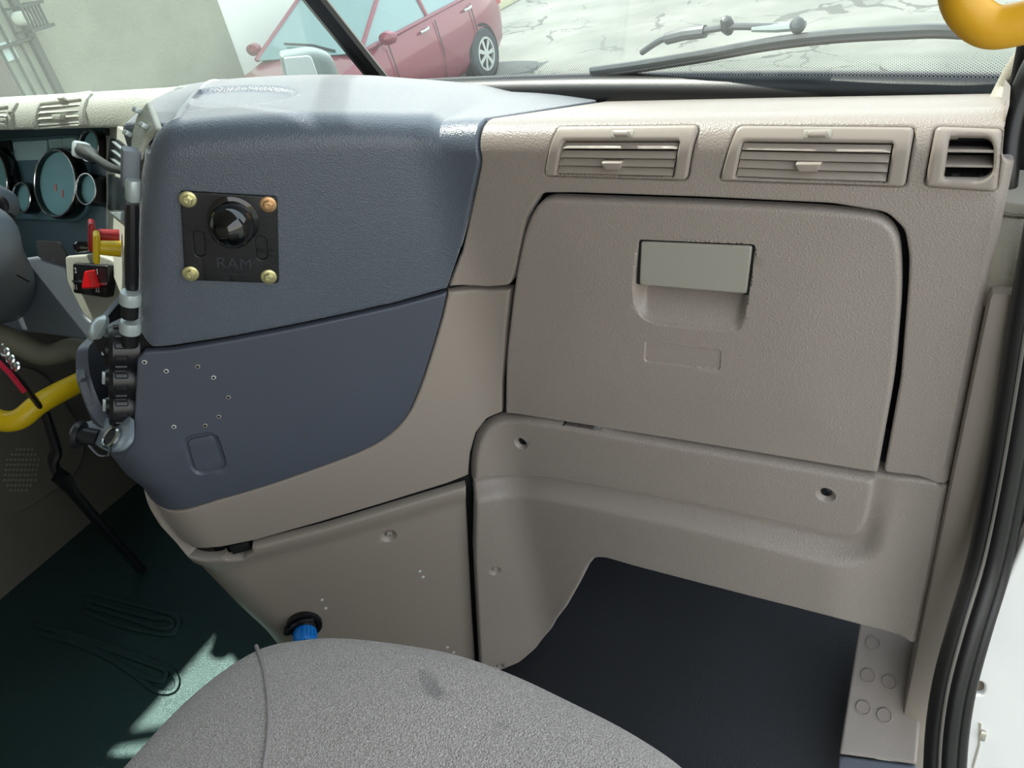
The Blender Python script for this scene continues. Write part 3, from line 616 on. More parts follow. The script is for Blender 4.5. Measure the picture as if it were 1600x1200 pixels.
sheet(MS, PC, 'surround_panel', BEIGE, ks, er=.005, depth=.022, gap=.001, h=hC, step=.010, rings=[(pocket, [-.018, -.014, -.010, -.006, -.002, .002, .006, .010, .014])]+[(circle(c, r), [0, r*.2, r*.45, r*.7]) for c, r, d in dC])
for (c, r, d) in screwsC: screw(ks, MS, c, .0035, off=.024-.0055, mt=HANDLE)
pad_px = [(739, 744, 4), (742, 690, 40), (768, 651, 40), (830, 650, 40), (1080, 692, 80), (1370, 741, 4), (1362, 790, 30), (1349, 828, 26), (1310, 829, 40), (1100, 781, 80), (900, 744, 80), (830, 735, 60)]
pdC = [(pm([c])[0], .012, .008) for c in ((819, 685), (1293, 763))]
pad = sheet(MS, pm(rpoly(pad_px)), 'knee_pad', BEIGE, ks, er=.006, depth=.018, off=.0125, gap=.0005, step=.010, h=pts_h(pdC), rings=[(circle(c, r), [0, r*.2, r*.45, r*.7]) for c, r, d in pdC], label='raised pad with two recessed screws')
for c in ((820, 685), (1293, 763)): screw(pad, MS, c, .0062, off=.0125-.0065)

# ================================================================== centre console
con = empty('centre_console', (-.8, .62, -1.0), 'angled slate-blue and beige centre console housing facing the passenger seat', 'console')
# beige band between blue panel and seams
bd_px = [tuple(p) for p in DK_L]
band = [tuple(p) for p in pm([(797, 453), (790, 520), (785, 600), (785, 646), (762, 656), (745, 678), (736, 710), (733, 744)])]
bandlow = [tuple(p) for p in pm([(700, 757), (600, 788), (500, 818), (400, 846), (345, 857)])]
lowL = pl([(330, 858), (300, 858), (270, 847), (238, 826), (215, 805), (203, 792)])
dkL_m = pm([p for p in DK_L if p[0] > 330]); dkL_l = pl([(320, 789), (262, 798), (225, 795)])
PB = np.array(band+bandlow+[tuple(p) for p in pl([(330, 858), (300, 857), (270, 847), (240, 830), (222, 815)])]+[(-.62, LS.solve([(205, 795)])[0, 1]-.004), (-.66, -.70), (-.62, -.693)]+[tuple(p) for p in dkL_l[::-1]]+[tuple(p) for p in dkL_m[::-1]]+[tuple(p) for p in pm([(760, 454)])])
sheet(LS, PB, 'beige_band', BEIGE_S, con, er=.0035, depth=.012, gap=.001, off=-.001)
# upper blue cover incl. top deck
ul = [(215, 541)]
seamU = pm([(698, 451), (620, 473), (540, 491), (450, 510), (360, 527), (270, 541), (240, 543)])
zl = pm([(215, 541)])[0]
um = lambda z: -(np.interp(z, TU[:, 0], TU[:, 1])-RC-tl_)-fil*math.acos(abs(LD[0]))/2-RC*1.5
left_edge = [(um(z), z) for z in np.linspace(zl[1], -.29, 8)]
wl_ = .45
PU = np.array([tuple(p) for p in seamU]+left_edge+[(-.325, VROLL+.006), (-.318, VEND-.01), (-.312, VEND), (-.310, VEND+.10), (-.310, VEND+.5), (-.2, VEND+.5), (ub-.002, VEND+.40), (ub, VEND)]+[tuple(p) for p in borderR-[.001, 0]])
# shallow oval tray on the deck
tray = np.array([(-.31, VEND+.05), (-.20, VEND+.05), (-.15, VEND+.09), (-.18, VEND+.14), (-.27, VEND+.16), (-.315, VEND+.12)]); tray = spline(tray, 8, True)
def hU(Q): return -.005*sm(-.002, .012, sdf(Q, tray))
sheet(MS, PU, 'upper_cover', BLUE, con, er=.003, depth=.012, gap=.0012, off=.002, h=hU, step=.010, rings=[(tray, [-.003, 0, .003, .006, .010])])
mk('deck_corner', sheet(plane((-.95, .75, -.215), (.03, .14, 1), up=(0, 1, 0)), np.array([(.15, -.15), (-.14, .21), (-.18, .13), (-.08, -.01), (.05, -.15)]), er=.01, depth=.02, raw=True, step=.02), BLUE, con)
mk('sun_block', box((-.83, .99, -.82), (.46, .34, .94), .01), VOID, con)  # unseen box added to keep sun out of the footwell
# lower blue panel wrapping round into the tray bowl
lowseam = pl([(698, 456), (620, 477), (540, 495), (450, 514), (360, 531), (270, 546), (225, 549)])
frontl = pl([(213, 560), (210, 620), (207, 690), (190, 712), (165, 716), (148, 700), (130, 664), (114, 640), (108, 620), (118, 603), (127, 592), (112, 594)])
PL_ = np.array([tuple(p) for p in lowseam]+[tuple(p) for p in frontl]+[(-.66, -.462), (-.76, -.462), (-.76, -.60), (-.66, -.692), (-.62, -.694)]+[tuple(p) for p in pl([(225, 796), (262, 797), (320, 788)])]+[tuple(p) for p in pl([p for p in DK_L[::-1] if p[0] > 330])])
acc_o = pl(rpoly([(283, 683, 18), (338, 673, 18), (358, 733, 18), (303, 744, 18)])); acc_i = pl(rpoly([(292, 688, 10), (334, 680, 10), (349, 729, 10), (307, 737, 10)]))
def hL(Q): return -.0045*sm(-.001, .004, sdf(Q, acc_o))
lowp = sheet(LS, PL_, 'lower_cover', BLUE_L, con, er=.003, depth=.008, gap=.001, off=.001, h=hL, step=.010, rings=[(acc_o, [-.001, .001, .003, .005])])
mk('access_cover', sheet(LS, acc_i, er=.001, depth=.003, off=.0005, raw=True), BLUE_S, lowp)
for hx, hy in ((226, 565), (260, 579), (309, 572), (334, 589), (357, 620), (342, 650), (321, 664), (272, 666)):
    c = LS.solve([(hx, hy)]); p = LS.at(c, .0012)[0]; fr = frame(LS.n[0])
    ring = mk('drill_burr', tf(lathe([(.0032, 0), (.0030, .0008), (.0022, .0011), (.0016, .0004)], 12), p, *fr), WHT if hx % 3 else HANDLE, lowp)
    mk('drill_hole', tf(lathe([(.0019, 0), (.0019, .0009), (0, .0009)], 10), p, *fr), VOID, ring)
# lower beige console panel
El = pl([(203, 800), (222, 822), (240, 838), (268, 854), (300, 866), (350, 869), (370, 863)])
PE = np.array([(-.66, -.70), (-.62, -.705)]+[tuple(p) for p in pl([(222, 818), (240, 836), (268, 852), (300, 863), (345, 866), (353, 862), (356, 868), (380, 869), (394, 858), (394, 850), (500, 823), (600, 793), (700, 763), (728, 755)])]+[tuple(p) for p in pl([(733, 850), (738, 950), (744, 1042)])]+[(pl([(744, 1042)])[0, 0], FZ+.01), (-.50, FZ+.01), (-.66, FZ+.01)])
Es = [((607, 838), .014, .007)]
dE = [(pl([c])[0], r, d) for c, r, d in Es]
def hE(Q):
    vtop = np.interp(Q[:, 0], *[np.array(x) for x in zip(*sorted([tuple(p) for p in pl([(240, 838), (300, 863), (394, 850), (500, 823), (600, 793), (728, 755)])]))])
    d = vtop-Q[:, 1]; return .010*(1-sm(.008, .045, d))+pts_h(dE)(Q)
low = empty('lower_console_panel', (-.8, .6, FZ), 'large beige lower console side panel with a blue-capped port', 'trim panel')
lp = sheet(LS, PE, 'side_panel', BEIGE_S, low, er=.004, depth=.014, gap=.001, h=hE, off=-.001, step=.010, rings=[(circle(c, r), [0, r*.2, r*.45, r*.7]) for c, r, d in dE])
screw(low, LS, (608, 838), .0045, off=-.0055, mt=HANDLE)
for hx, hy in ((656, 893), (661, 902), (503, 938), (509, 951), (699, 1012), (709, 1020)):
    c = LS.solve([(hx, hy)]); p = LS.at(c, -.001)[0]; fr = frame(LS.n[0])
    mk('drill_burr', tf(lathe([(.0028, 0), (.0026, .0010), (.0016, .0014), (.0012, .0004), (0, .0004)], 12), p, *fr), WHT, low)
# port with blue cap
c = LS.solve([(476, 974)]); pc = LS.at(c, 0)[0]; n0 = LS.n[0].copy(); fr = frame(n0)
port = empty('charging_port', tuple(pc), 'black twist-lock socket with a bright blue cap low on the console panel', 'socket')
mk('socket_collar', tf(lathe([(.030, 0), (.030, .006), (.026, .008), (.023, .008), (.023, -.004), (0, -.004)], 32), pc, *fr), BLACK, port)
dn = nz(n0*1.0+np.array([0, 0, -.12])); fr2 = frame(dn)
body_ = lathe([(.020, -.01), (.0205, .010), (.019, .014), (0, .014)], 28)
mk('socket_body', tf(body_, pc, *fr2), BLACK, port)
rib = [lathe([(.0155, .012), (.0185, .014), (.0185, .036), (.0165, .040), (.012, .040), (.011, .035), (.004, .035), (.003, .039), (0, .039)], 32)]
for k in range(18):
    a = k*2*math.pi/18; rib.append(tf(box((0, 0, 0), (.0022, .0016, .018), .0004, 1), (.019*math.cos(a), .019*math.sin(a), .025), np.array([math.cos(a), math.sin(a), 0]), np.array([-math.sin(a), math.cos(a), 0]), np.array([0, 0, 1.])))
mk('blue_cap', tf(join(*rib), pc-fr2[1]*.002, *fr2), CYAN, port, label='bright blue ribbed cap')
mk('cap_strap', join(tube(spline([pc+fr[0]*-.030+fr[1]*.002+n0*.012, pc+fr[0]*-.018+fr[1]*.016+n0*.016, pc+fr[0]*.0+fr[1]*.022+n0*.014, pc+fr[0]*.02+fr[1]*.014+n0*.010], 5), .003, 8), tf(lathe([(.006, 0), (.006, .012), (0, .013)], 12), pc+fr[0]*-.030, *fr)), BLACK, port)
# black sheets added behind the gaps, keep them dark and stop light leaks
def back_sheet(S, u0, u1, v0, v1, off): return sheet(S, np.array([(u0, v0), (u1, v0), (u1, v1), (u0, v1)]), er=0, depth=0, step=.04, bd=.04, off=off, raw=True)
mk('gap_backing', join(box((0, .79, -.70), (.06, .03, .14)), back_sheet(MS, -.02, UR-.006, -.93, VROLL, -.037), back_sheet(MS, -.30, -.02, -.9, VROLL, -.013)), VOID, dash)
mk('gap_backing', join(back_sheet(LS, -.50, .03, -.93, -.43, -.016), back_sheet(LS, -.50, -.03, FZ+.02, -.92, -.018)), VOID, con)
# dark latch hook showing in the seam
c = pl([(375, 858)]); p = LS.at(c, -.004)[0]; mk('clip', tf(box((0, 0, 0), (.03, .018, .006), .002), p, *frame(LS.n[0])), VOID, low)

# ball mount plate
bmr = empty('ball_mount', tuple(MS.at(pm([(360, 370)]), .004)[0]), 'square black ball mount plate bolted to the blue console cover', 'mount')
pp = [(281, 299, 5), (433, 308, 6), (436, 443, 6), (289, 438, 6)]; o_ = MS.at(pm([(360, 370)]), .0022)[0]; BP = plane(o_, MS.n[0].copy()); PO = .004
pq = BP.solve(rpoly(pp), off=PO)
slots = [BP.solve(rpoly([(301, 362, 8), (318, 362, 8), (321, 401, 8), (305, 401, 8)]), off=PO), BP.solve(rpoly([(399, 370, 8), (416, 370, 8), (418, 406, 8), (401, 406, 8)]), off=PO)]
plate = mk('base_plate', sheet(BP, pq, er=.0012, depth=.006, off=PO, holes=slots, raw=True, step=.02, bd=.0025), BLACK, bmr)
for s_ in slots: mk('slot_floor', sheet(BP, offpoly(s_, -.001), er=0, depth=.001, off=.001, raw=True, step=.02), BLACK, plate)
def onplate(px, off): uv = BP.solve([px], off=off)[0]; return BP.o+BP.a*uv[0]+BP.b*uv[1]+BP.nn*off
fp = (BP.a, BP.b, BP.nn)
rb = .0265
bc = onplate((366, 352), PO)
mk('ball', tf(lathe([(rb*1.12, 0), (rb*1.12, .002), (rb*1.0, .003), (rb*.80, .004)]+[(rb*math.cos(t), .002+rb*.62+rb*math.sin(t)) for t in np.linspace(-.60, 1.5707, 20)], 48), onplate((365, 344), PO), *fp), BLACKG, bmr)
for i, (x, y) in enumerate(((294, 311), (419, 319), (298, 427), (420, 432))):
    c = onplate((x, y), PO); b = mk('bolt', tf(join(lathe([(.0098, 0), (.0098, .0018), (.0085, .0026), (.006, .0027)], 28), lathe([(.0062, .002), (.0062, .0052), (.0050, .0066), (.003, .0068), (.0026, .0058), (0, .0056)], 6)), c, *fp), ORNG if i == 1 else ZINC, bmr)
ta = nz(onplate((395, 412), PO)-onplate((335, 408.5), PO)); fpt_ = (ta, np.cross(BP.nn, ta), BP.nn)
mk('embossed_lettering', join(mesh_text('RAM', .0205, .0008, onplate((366, 412), PO+.0006), *fpt_, spacing=1.05), mesh_text('MOUNTS', .0038, .0003, onplate((376, 421), PO+.0003), *fpt_), mesh_text('www.ram-mount.com', .0042, .0003, onplate((367, 428), PO+.0003), *fpt_)), mat('plate_letter', C(52, 54, 62), .3), plate)

# ================================================================== centre control panel facing the driver
A3 = LD*np.interp(-.2, TU[:, 0], TU[:, 1])+P2+[0, 0, -.2]; B3 = LD*np.interp(-.55, TU[:, 0], TU[:, 1])+P2+[0, 0, -.55]
r_ = ray((163, 400)); C3 = r_*(.86/r_[1]); N3 = -nz(np.cross(B3-A3, C3-A3)); N3 = N3 if N3@(-A3) > 0 else -N3
CP = plane(B3-N3*.002, N3, ext=1)
ccp = empty('control_stack', tuple((A3+C3)/2+[0, 0, -.3]), 'pale driver-facing control stack seen edge-on beside the blue cover', 'control panel')
mk('stack_panel', sheet(CP, CP.solve(rpoly([(162, 194, 3), (182, 195, 8), (208, 212, 4), (214, 240, 1), (205, 300, 1), (203, 400, 1), (206, 560, 1), (196, 560, 2), (196, 480, 4), (164, 400, 4)])), er=.003, depth=.012, raw=True, step=.03), DRVB, ccp)
def cpt(px, off=0): uv = CP.solve([px], off=off)[0]; return CP.o+CP.a*uv[0]+CP.b*uv[1]+CP.nn*off
fc = (CP.a, CP.b, CP.nn)
def cpoly(name, px, mt, off, depth=.01, er=.0015, par=None): return mk(name, sheet(CP, CP.solve(rpoly(px), off=off), er=er, depth=depth, off=off, raw=True, step=.04, bd=.004), mt, par or ccp)
cpoly('screw_recess', [(164, 200, 3), (170, 200, 3), (171, 212, 3), (165, 212, 3)], VOID, .001, .001, 0)
vv = cpoly('stack_vent', [(172, 216, 2), (185, 218, 6), (201, 232, 2), (199, 266, 2), (168, 252, 2)], BLACK, .002, .004)
for k in range(3): cpoly('slat', [(173-k*1.5, 221+k*13, 1), (175-k*1.5, 220+k*13, 1), (202-k*2, 243+k*11, 1), (201-k*2, 246+k*11, 1)], SILVER, .006, .006, .0005, vv)
cpoly('black_module', [(169, 272, 1), (200, 283, 1), (200, 330, 1), (168, 328, 1)], BLACK, .004)
cpoly('trim_bezel', [(170, 331, 1), (199, 331, 2), (204, 380, 2), (196, 352, 2)], SILVER, .006)
# black edge strip and silver end caps along the corner of the blue cover
def bar3(name, p0, p1, rad, mt, d, par): 
    a = p0; b = p1; return mk(name, tube([a, a+(b-a)*.05, a+(b-a)*.95, b], [rad*.9, rad, rad, rad*.9], 10), mt, par)
def near(px, s):                # a point a little in front of the corner edge
    r = ray(px); return r*s
def sdist(z): w = P2+LD*np.interp(z, TU[:, 0], TU[:, 1]); return np.hypot(w[0], w[1])
def npt(px, extra=.01):
    r = ray(px); 
    for _ in range(1): pass
    s = .95
    for _ in range(8): z = (r*s)[2]; s = (sdist(z)+extra)/np.hypot(r[0], r[1])
    return r*s
q1 = MS.at(MS.solve([(247, 204)]), .004)[0]; CI = plane(q1, (-.25, -.62, .74))
ci = mk('corner_insert', sheet(CI, CI.solve(rpoly([(230, 158, 2), (246, 200, 6), (226, 214, 10), (212, 248, 4), (203, 244, 2), (204, 214, 10), (213, 180, 10)])), er=.003, depth=.004, raw=True, step=.02), DRVB, ccp)
for p in ((219, 175), (229, 199), (204, 211), (207, 243)):
    uv = CI.solve([p]); mk('tab', tf(box((0, 0, .004), (.014, .006, .008), .0015), CI.at(uv)[0], CI.a, CI.b, CI.nn), SILVER, ci)
bar3('edge_strip', npt((206, 318), .02), npt((206, 452), .02), .008, BLACK, 0, ccp)
bar3('edge_cap', npt((208, 280), .02), npt((208, 313), .02), .009, SILVER, 0, ccp)
mk('corner_block', tf(box((0, 0, 0), (.03, .045, .02), .004), npt((204, 262), .04), *fc), SHROUD, ccp)
ed = nz(A3-B3); fe = frame(ed, (0, 1, 0))
for y in (463, 508):
    r0 = npt((204, y), .012); k = mk('rocker_knob', tf(lathe([(.013, -.010), (.0135, 0), (.012, .006), (0, .007)], 20), r0, *fe), SILVER, ccp); mk('knob_stem', tf(lathe([(.010, -.03), (.010, -.010)], 16), r0, *fe), BLACK, k)
# climate knobs
for y, pr in ((545, .0), (590, .004), (632, .008)):
    c0 = npt((203, y), .035); fk = (CP.a, CP.b, CP.nn)
    gear = [lathe([(.029, -.01), (.030, .004), (.030, .022), (.027, .026), (.012, .026), (.011, .030), (0, .030)], 28)]
    for k in range(12): a = k*math.pi/6; gear.append(tf(box((0, 0, 0), (.004, .007, .016), .0012, 1), (.030*math.cos(a), .030*math.sin(a), .012), np.array([math.cos(a), math.sin(a), 0]), np.array([-math.sin(a), math.cos(a), 0]), np.array([0, 0, 1.])))
    kn = mk('climate_knob', tf(join(*gear), c0, *fk), BLACK, ccp)
    mk('knob_pointer', tf(box((0, .0, .031), (.006, .018, .006), .0015), c0, *fk), SILVER, kn)
bar3('lower_rail', npt((209, 560), .02), npt((206, 640), .02), .006, BLACK, 0, ccp)

# ================================================================== driver side dash
ddb = empty('driver_dashboard', (-1.5, .85, -1.0), 'pale driver side dashboard with hood, vents and instrument cluster', 'dashboard')
def hoodf(u, v):               # v arc length: 0 at the lip
    u = np.asarray(u, float)+0*np.asarray(v); v = np.asarray(v, float)+0*u; R = .048
    a = np.clip(v/R, 0, 1.5); w = np.maximum(0, v-1.5*R)
    Y = .80+R*(1-np.cos(a))+w*.99; z = -.268+R*np.sin(a)-w*.30
    return np.stack([u, Y, z-.012*(u+1.2)*0], 1)
HS = Surf(hoodf, (-1.97, -1.0), (0, .16))
ph = lambda q: HS.solve(q)
hv = [(-1.95, 0), (-1.17, 0), (-1.12, .012), (-1.08, .06), (-1.10, .20), (-1.10, .40), (-1.95, .44)]
hood = mk('hood', sheet(HS, np.array(hv), er=.004, depth=.014, raw=True, step=.02), DRVB, ddb)
vent('hood_vent', [(60, 156, 4), (146, 143, 4), (135, 197, 3), (52, 203, 3)], [(64, 164), (129, 157), (125, 193), (60, 198)], 4, (101, 157), (95, 184), ddb, S=HS, M1=DRVB, off=.003, gapw=.3, tw=.014)
vent('hood_vent', [(-60, 170, 4), (30, 158, 4), (19, 204, 3), (-66, 212, 3)], [(-56, 178), (15, 168), (12, 200), (-60, 208)], 4, None, None, ddb, S=HS, M1=DRVB, off=.003, gapw=.3)
IP = plane((-1.4, .95, -.38), (0.04, -1, .6))
def ipt(px, off=0): uv = IP.solve([px], off=off)[0]; return IP.o+IP.a*uv[0]+IP.b*uv[1]+IP.nn*off
fi = (IP.a, IP.b, IP.nn)
def ipoly(name, px, mt, off, depth=.008, er=.002, par=None): return mk(name, sheet(IP, IP.solve(rpoly(px), off=off), er=er, depth=depth, off=off, raw=True, step=.04, bd=.006), mt, par or ddb)
ipoly('instrument_panel', [(-90, 215, 0), (60, 190, 0), (165, 180, 0), (172, 300, 0), (175, 420, 0), (80, 420, 0), (-90, 400, 0)], CLUST, 0)
ic = empty('instrument_cluster', tuple(ipt((80, 350), .01)), 'teal gauge cluster with black-rimmed round gauges behind the steering wheel', 'gauge cluster')  # teal sits in the base colours, no part glows
ipoly('cluster_plate', [(-80, 222, 0), (122, 210, 8), (136, 240, 4), (136, 330, 14), (120, 346, 10), (-80, 338, 0)], mat('cluster_plate', C(84, 116, 124), .35), .008, .006, .002, ic)
ipoly('display', [(19, 222, 1), (72, 219, 1), (73, 249, 1), (24, 251, 1)], SCREEN, .011, .003, .0005, ic)
ipoly('display', [(75, 218, 1), (115, 215, 1), (116, 232, 1), (77, 234, 1)], SCREEN, .013, .004, .0005, ic)
ipoly('warning_panel', [(-40, 224, 1), (15, 219, 1), (18, 236, 1), (-40, 240, 1)], BLACK, .013, .004, .0005, ic)
def gauge(cx, cy, hpx, red=False, par=ic):
    c = ipt((cx, cy), .02); t = ipt((cx, cy-hpx/2), .02); r = abs((t-c)@IP.b)
    g = mk('gauge', tf(lathe([(r*1.06, -.012), (r*1.10, .006), (r*1.04, .016), (r*.98, .015), (r*.96, .004)], 48), c, *fi), BLACKG, par)
    mk('dial', tf(lathe([(r*.97, .000), (r*.95, .0065), (0, .0065)], 48), c, *fi), GLASSG, g)
    mk('chrome_ring', tube(np.array([c+fi[2]*.016+r*(fi[0]*math.cos(t)+fi[1]*math.sin(t)) for t in np.linspace(0, 2*math.pi, 49)]), .0018, 6, up=tuple(fi[2]), cap=False), CHROME, g)
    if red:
        for dx, dy in ((-.15, -.12), (.18, -.30)): mk('red_reflection' if 0 else 'reflection_mark', tf(box((0, 0, 0), (r*.08, r*.22, .001), .0003, 1), c+fi[0]*r*dx+fi[1]*r*dy+fi[2]*.0075, *fi), mat('reflection_red', C(215, 120, 110), .4), g)  # pinkish marks on the dial, painted as a red reflection
gauge(97, 288, 104, True); gauge(-8, 285, 104); gauge(45, 310, 46); gauge(146, 297, 48); gauge(150, 230, 48)
# switch panel, pale, with lower shell
SP = plane(ipt((140, 450), .10), (-.05, -1, .4))
def spt(px, off=0): uv = SP.solve([px], off=off)[0]; return SP.o+SP.a*uv[0]+SP.b*uv[1]+SP.nn*off
fs = (SP.a, SP.b, SP.nn)
def spoly(name, px, mt, off, depth=.008, er=.002, par=None, **k): return mk(name, sheet(SP, SP.solve(rpoly(px), off=off), er=er, depth=depth, off=off, raw=True, step=.04, bd=.006), mt, par or ddb, **k)
spoly('switch_surround', [(101, 400, 5), (150, 397, 5), (175, 405, 10), (192, 420, 5), (196, 520, 2), (165, 522, 5), (130, 492, 10), (104, 440, 10)], DRVB, .01, .03, .004)
spoly('column_opening', [(56, 376, 1), (92, 378, 6), (106, 404, 4), (104, 416, 2), (60, 402, 2)], VOID, .002, .004, 0)
spoly('lower_shell', [(-80, 420, 0), (60, 400, 4), (102, 416, 4), (110, 450, 8), (130, 494, 8), (166, 524, 3), (150, 535, 4), (90, 525, 20), (-80, 505, 0)], SHROUD, .0, .03, .006)
hz = empty('switch_bank', tuple(spt((139, 470), .02)), 'black hazard and lamp switch block with a red pull tab', 'switch')
spoly('switch_block', [(113, 411, 3), (167, 415, 3), (170, 440, 3), (166, 466, 4), (114, 458, 3)], BLACK, .024, .02, .003, hz)
spoly('divider_bar', [(112, 438, 1), (165, 443, 1), (165, 446, 1), (112, 441, 1)], CHROME, .0255, .002, .0003, hz)
spoly('hazard_tab', [(131, 424, 2), (135, 423, 2), (144, 451, 2), (126, 452, 2)], REDB, .040, .018, .003, hz, label='red hazard pull tab')
for (x, y), s in (((118, 423), '2'), ((152, 425), 'I'), ((118, 449), '11'), ((152, 453), '33')):
    mk('switch_symbol', mesh_text(s, .014, .0003, spt((x, y), .0248), *fs), WHT, hz)
# red and yellow valve knobs
for px, L_, mt, lb_ in (((186, 371), .034, RED, 'red paddle-shaped parking valve knob above the yellow one'), ((189, 389), .029, YELB, 'yellow paddle-shaped parking valve knob below the red one')):
    fk = (CP.a, CP.b, CP.nn); b = cpt(px, .004); a = b+CP.nn*L_; root = empty('valve_knob', tuple(b), lb_, 'knob', 'parking valve knobs')
    mk('stem', tube([b, b+(a-b)*.4, a], [.0125, .012, .011], 12), mt, root)
    mk('paddle', tf(box((0, 0, .004), (.030, .046, .009), .004, 3), a, *fk), mt, root)
mk('toggle', tf(lathe([(.007, -.01), (.010, .0), (.010, .014), (.006, .018), (0, .019)], 16), spt((132, 385), .012), *fs), BLACKG, ddb)
# wiper stalk from the column
stk = empty('column_stalk', tuple(npt((195, 270), .1)), 'black control stalk with pale square tip reaching past the gauges', 'stalk')
a = ray((128, 235)); a = a/np.hypot(*a[:2])*1.42; b = npt((196, 268), .08); 
mk('stalk_arm', tube(spline([b, b+(a-b)*.35+[0, 0, -.006], b+(a-b)*.75+[0, 0, .0], a], 5), [.005]*5+[.006]*5+[.011]*6, 12), BLACK, stk)
mk('stalk_tip', tf(box((0, 0, 0), (.024, .026, .024), .005), a+(a-b)*.02, *frame((-.3, -.8, .5))), SILVER, stk)

# steering column shroud and wheel hub
sw = empty('steering_wheel', (-1.75, .55, -.45), 'grey steering wheel hub with a brass centre screw at the left edge', 'steering wheel')
def rp(px, d): r = ray(px); return r/np.hypot(*r[:2])*d
hub = rp((8, 325), 1.62); fh = frame((.35, -.8, .45))
mk('hub', tf(lathe([(.03, -.05), (.042, -.01), (.040, .02), (.030, .03), (0, .034)], 32), rp((-26, 318), 1.66), *fh), SHROUD, sw)
mk('hub_screw', tf(lathe([(.018, 0), (.018, .006), (.015, .008), (.010, .008), (.010, .012), (0, .013)], 24), rp((0, 322), 1.60), *fh), BLACK, sw)
mk('brass_insert', tf(lathe([(.009, 0), (.009, .016), (.006, .018), (0, .018)], 16), rp((0, 322), 1.60), *fh), ZINC, sw)
mk('spoke', tube(spline([rp((4, 335), 1.62), rp((0, 370), 1.60), rp((-6, 420), 1.56)], 6), .020, 12), BLACK, sw)
wc = rp((-290, 400), 1.75); aa, ab = fh[0], fh[1]
mk('rim', tube(np.array([wc+.27*(aa*math.cos(t)+ab*math.sin(t)) for t in np.linspace(0, 2*math.pi, 49)]), .016, 12, up=(.35, -.8, .45), cap=False), BLACK, sw)
mk('spoke', tube([wc-fh[2]*.03, wc+aa*.26], .02, 10, flat=.5), BLACK, sw)
sc_ = empty('steering_column', (-1.75, .7, -.8), 'smooth grey steering column cover under the wheel hub', 'steering column')
cA = rp((-25, 385), 1.62); cB = rp((30, 440), 1.72); cC = rp((40, 470), 1.95)
mk('column_cover', tube(spline([rp((-55, 350), 1.52), rp((-42, 395), 1.60), rp((-20, 430), 1.72), rp((-5, 450), 1.86)], 6), [.035, .05, .065]+[.075]*16, 28, flat=1.0), SHROUD, sc_)
mk('cover_seam', tube(spline([rp((-20, 400), 1.5), rp((10, 420), 1.53), rp((45, 440), 1.62)], 6), .0015, 6), VOID, sc_)

# under-dash beam, kick area
mk('under_dash_beam', tube(spline([rp((-60, 505), 1.80), rp((10, 528), 1.80), rp((60, 552), 1.78), (rp((90, 552), 1.76)), rp((120, 545), 1.75), rp((190, 560), 1.70)], 6), .026, 14, flat=.9), mat('beam_grey_green', C(122, 120, 102), .6), ddb)
DP = plane((-1.955, .9, -1.0), (1, -.1, 0)); 
def dpt(px, off=0): uv = DP.solve([px], off=off)[0]; return DP.o+DP.a*uv[0]+DP.b*uv[1]+DP.nn*off
kp = tag(mk('speaker_panel', sheet(DP, DP.solve(rpoly([(-60, 560, 0), (60, 575, 30), (130, 680, 30), (115, 740, 30), (20, 800, 20), (-60, 830, 0)])), er=.006, depth=.02, off=.03, raw=True, step=.05), KICK), 'dark brown-grey kick panel with dotted speaker grille below the yellow handle', 'trim panel')
dots = []
for i in range(9):
    for j in range(9):
        if (i-4)**2+(j-4)**2 < 22: dots.append(tf(lathe([(.0035, 0), (.003, .002), (0, .0024)], 6), dpt((14+i*6-j*1.2, 702+j*8), .03), DP.a, DP.b, DP.nn))
o = mk('speaker_dots', join(*dots), mat('dot_grey', C(120, 118, 108), .5), kp); o['kind'] = 'stuff'
yg = empty('yellow_handle', tuple(rp((40, 650), 1.55)), 'bright yellow curved grab handle low on the driver side', 'handle')
mk('grip', tube(spline([rp((-40, 640), 1.5), rp((0, 657), 1.5), rp((30, 655), 1.48), rp((60, 632), 1.48), rp((95, 612), 1.5), rp((140, 590), 1.55)], 6), .019, 16), YELB, yg)
lan = empty('lanyard', tuple(rp((45, 620), 1.45)), 'black strap with red stripe hanging over the yellow handle', 'strap')
mk('strap', tube([rp((-10, 545), 1.43), rp((20, 580), 1.43), rp((45, 612), 1.43), rp((60, 632), 1.43)], .022, 8, flat=.25, up=(0, 0, 1)), BLACK, lan)
mk('red_stripe', tube([rp((-6, 562), 1.40), rp((15, 583), 1.40), rp((38, 612), 1.40)], .0045, 6), PINK, lan)
ch = [tf(lathe([(.007, -.002), (.009, 0), (.007, .002)], 10), rp((4+i*4, 545+i*5.5), 1.40), *frame((.3*(i % 2), -.7, .4+.3*(i % 2)))) for i in range(6)]
mk('chain', join(*ch), CHROME, lan)
# pedals area
pdl = empty('brake_pedal', (-1.62, .85, FZ), 'dark pedal arm hanging in the shadow of the driver footwell', 'pedal')
mk('pedal_arm', tube(spline([rp((70, 640), 1.75), rp((88, 700), 1.75), rp((95, 745), 1.75), rp((95, 745), 1.75)*[1, 1, 0]+[0, .03, FZ+.01]], 6), .022, 10, flat=.5), BLACK, pdl)

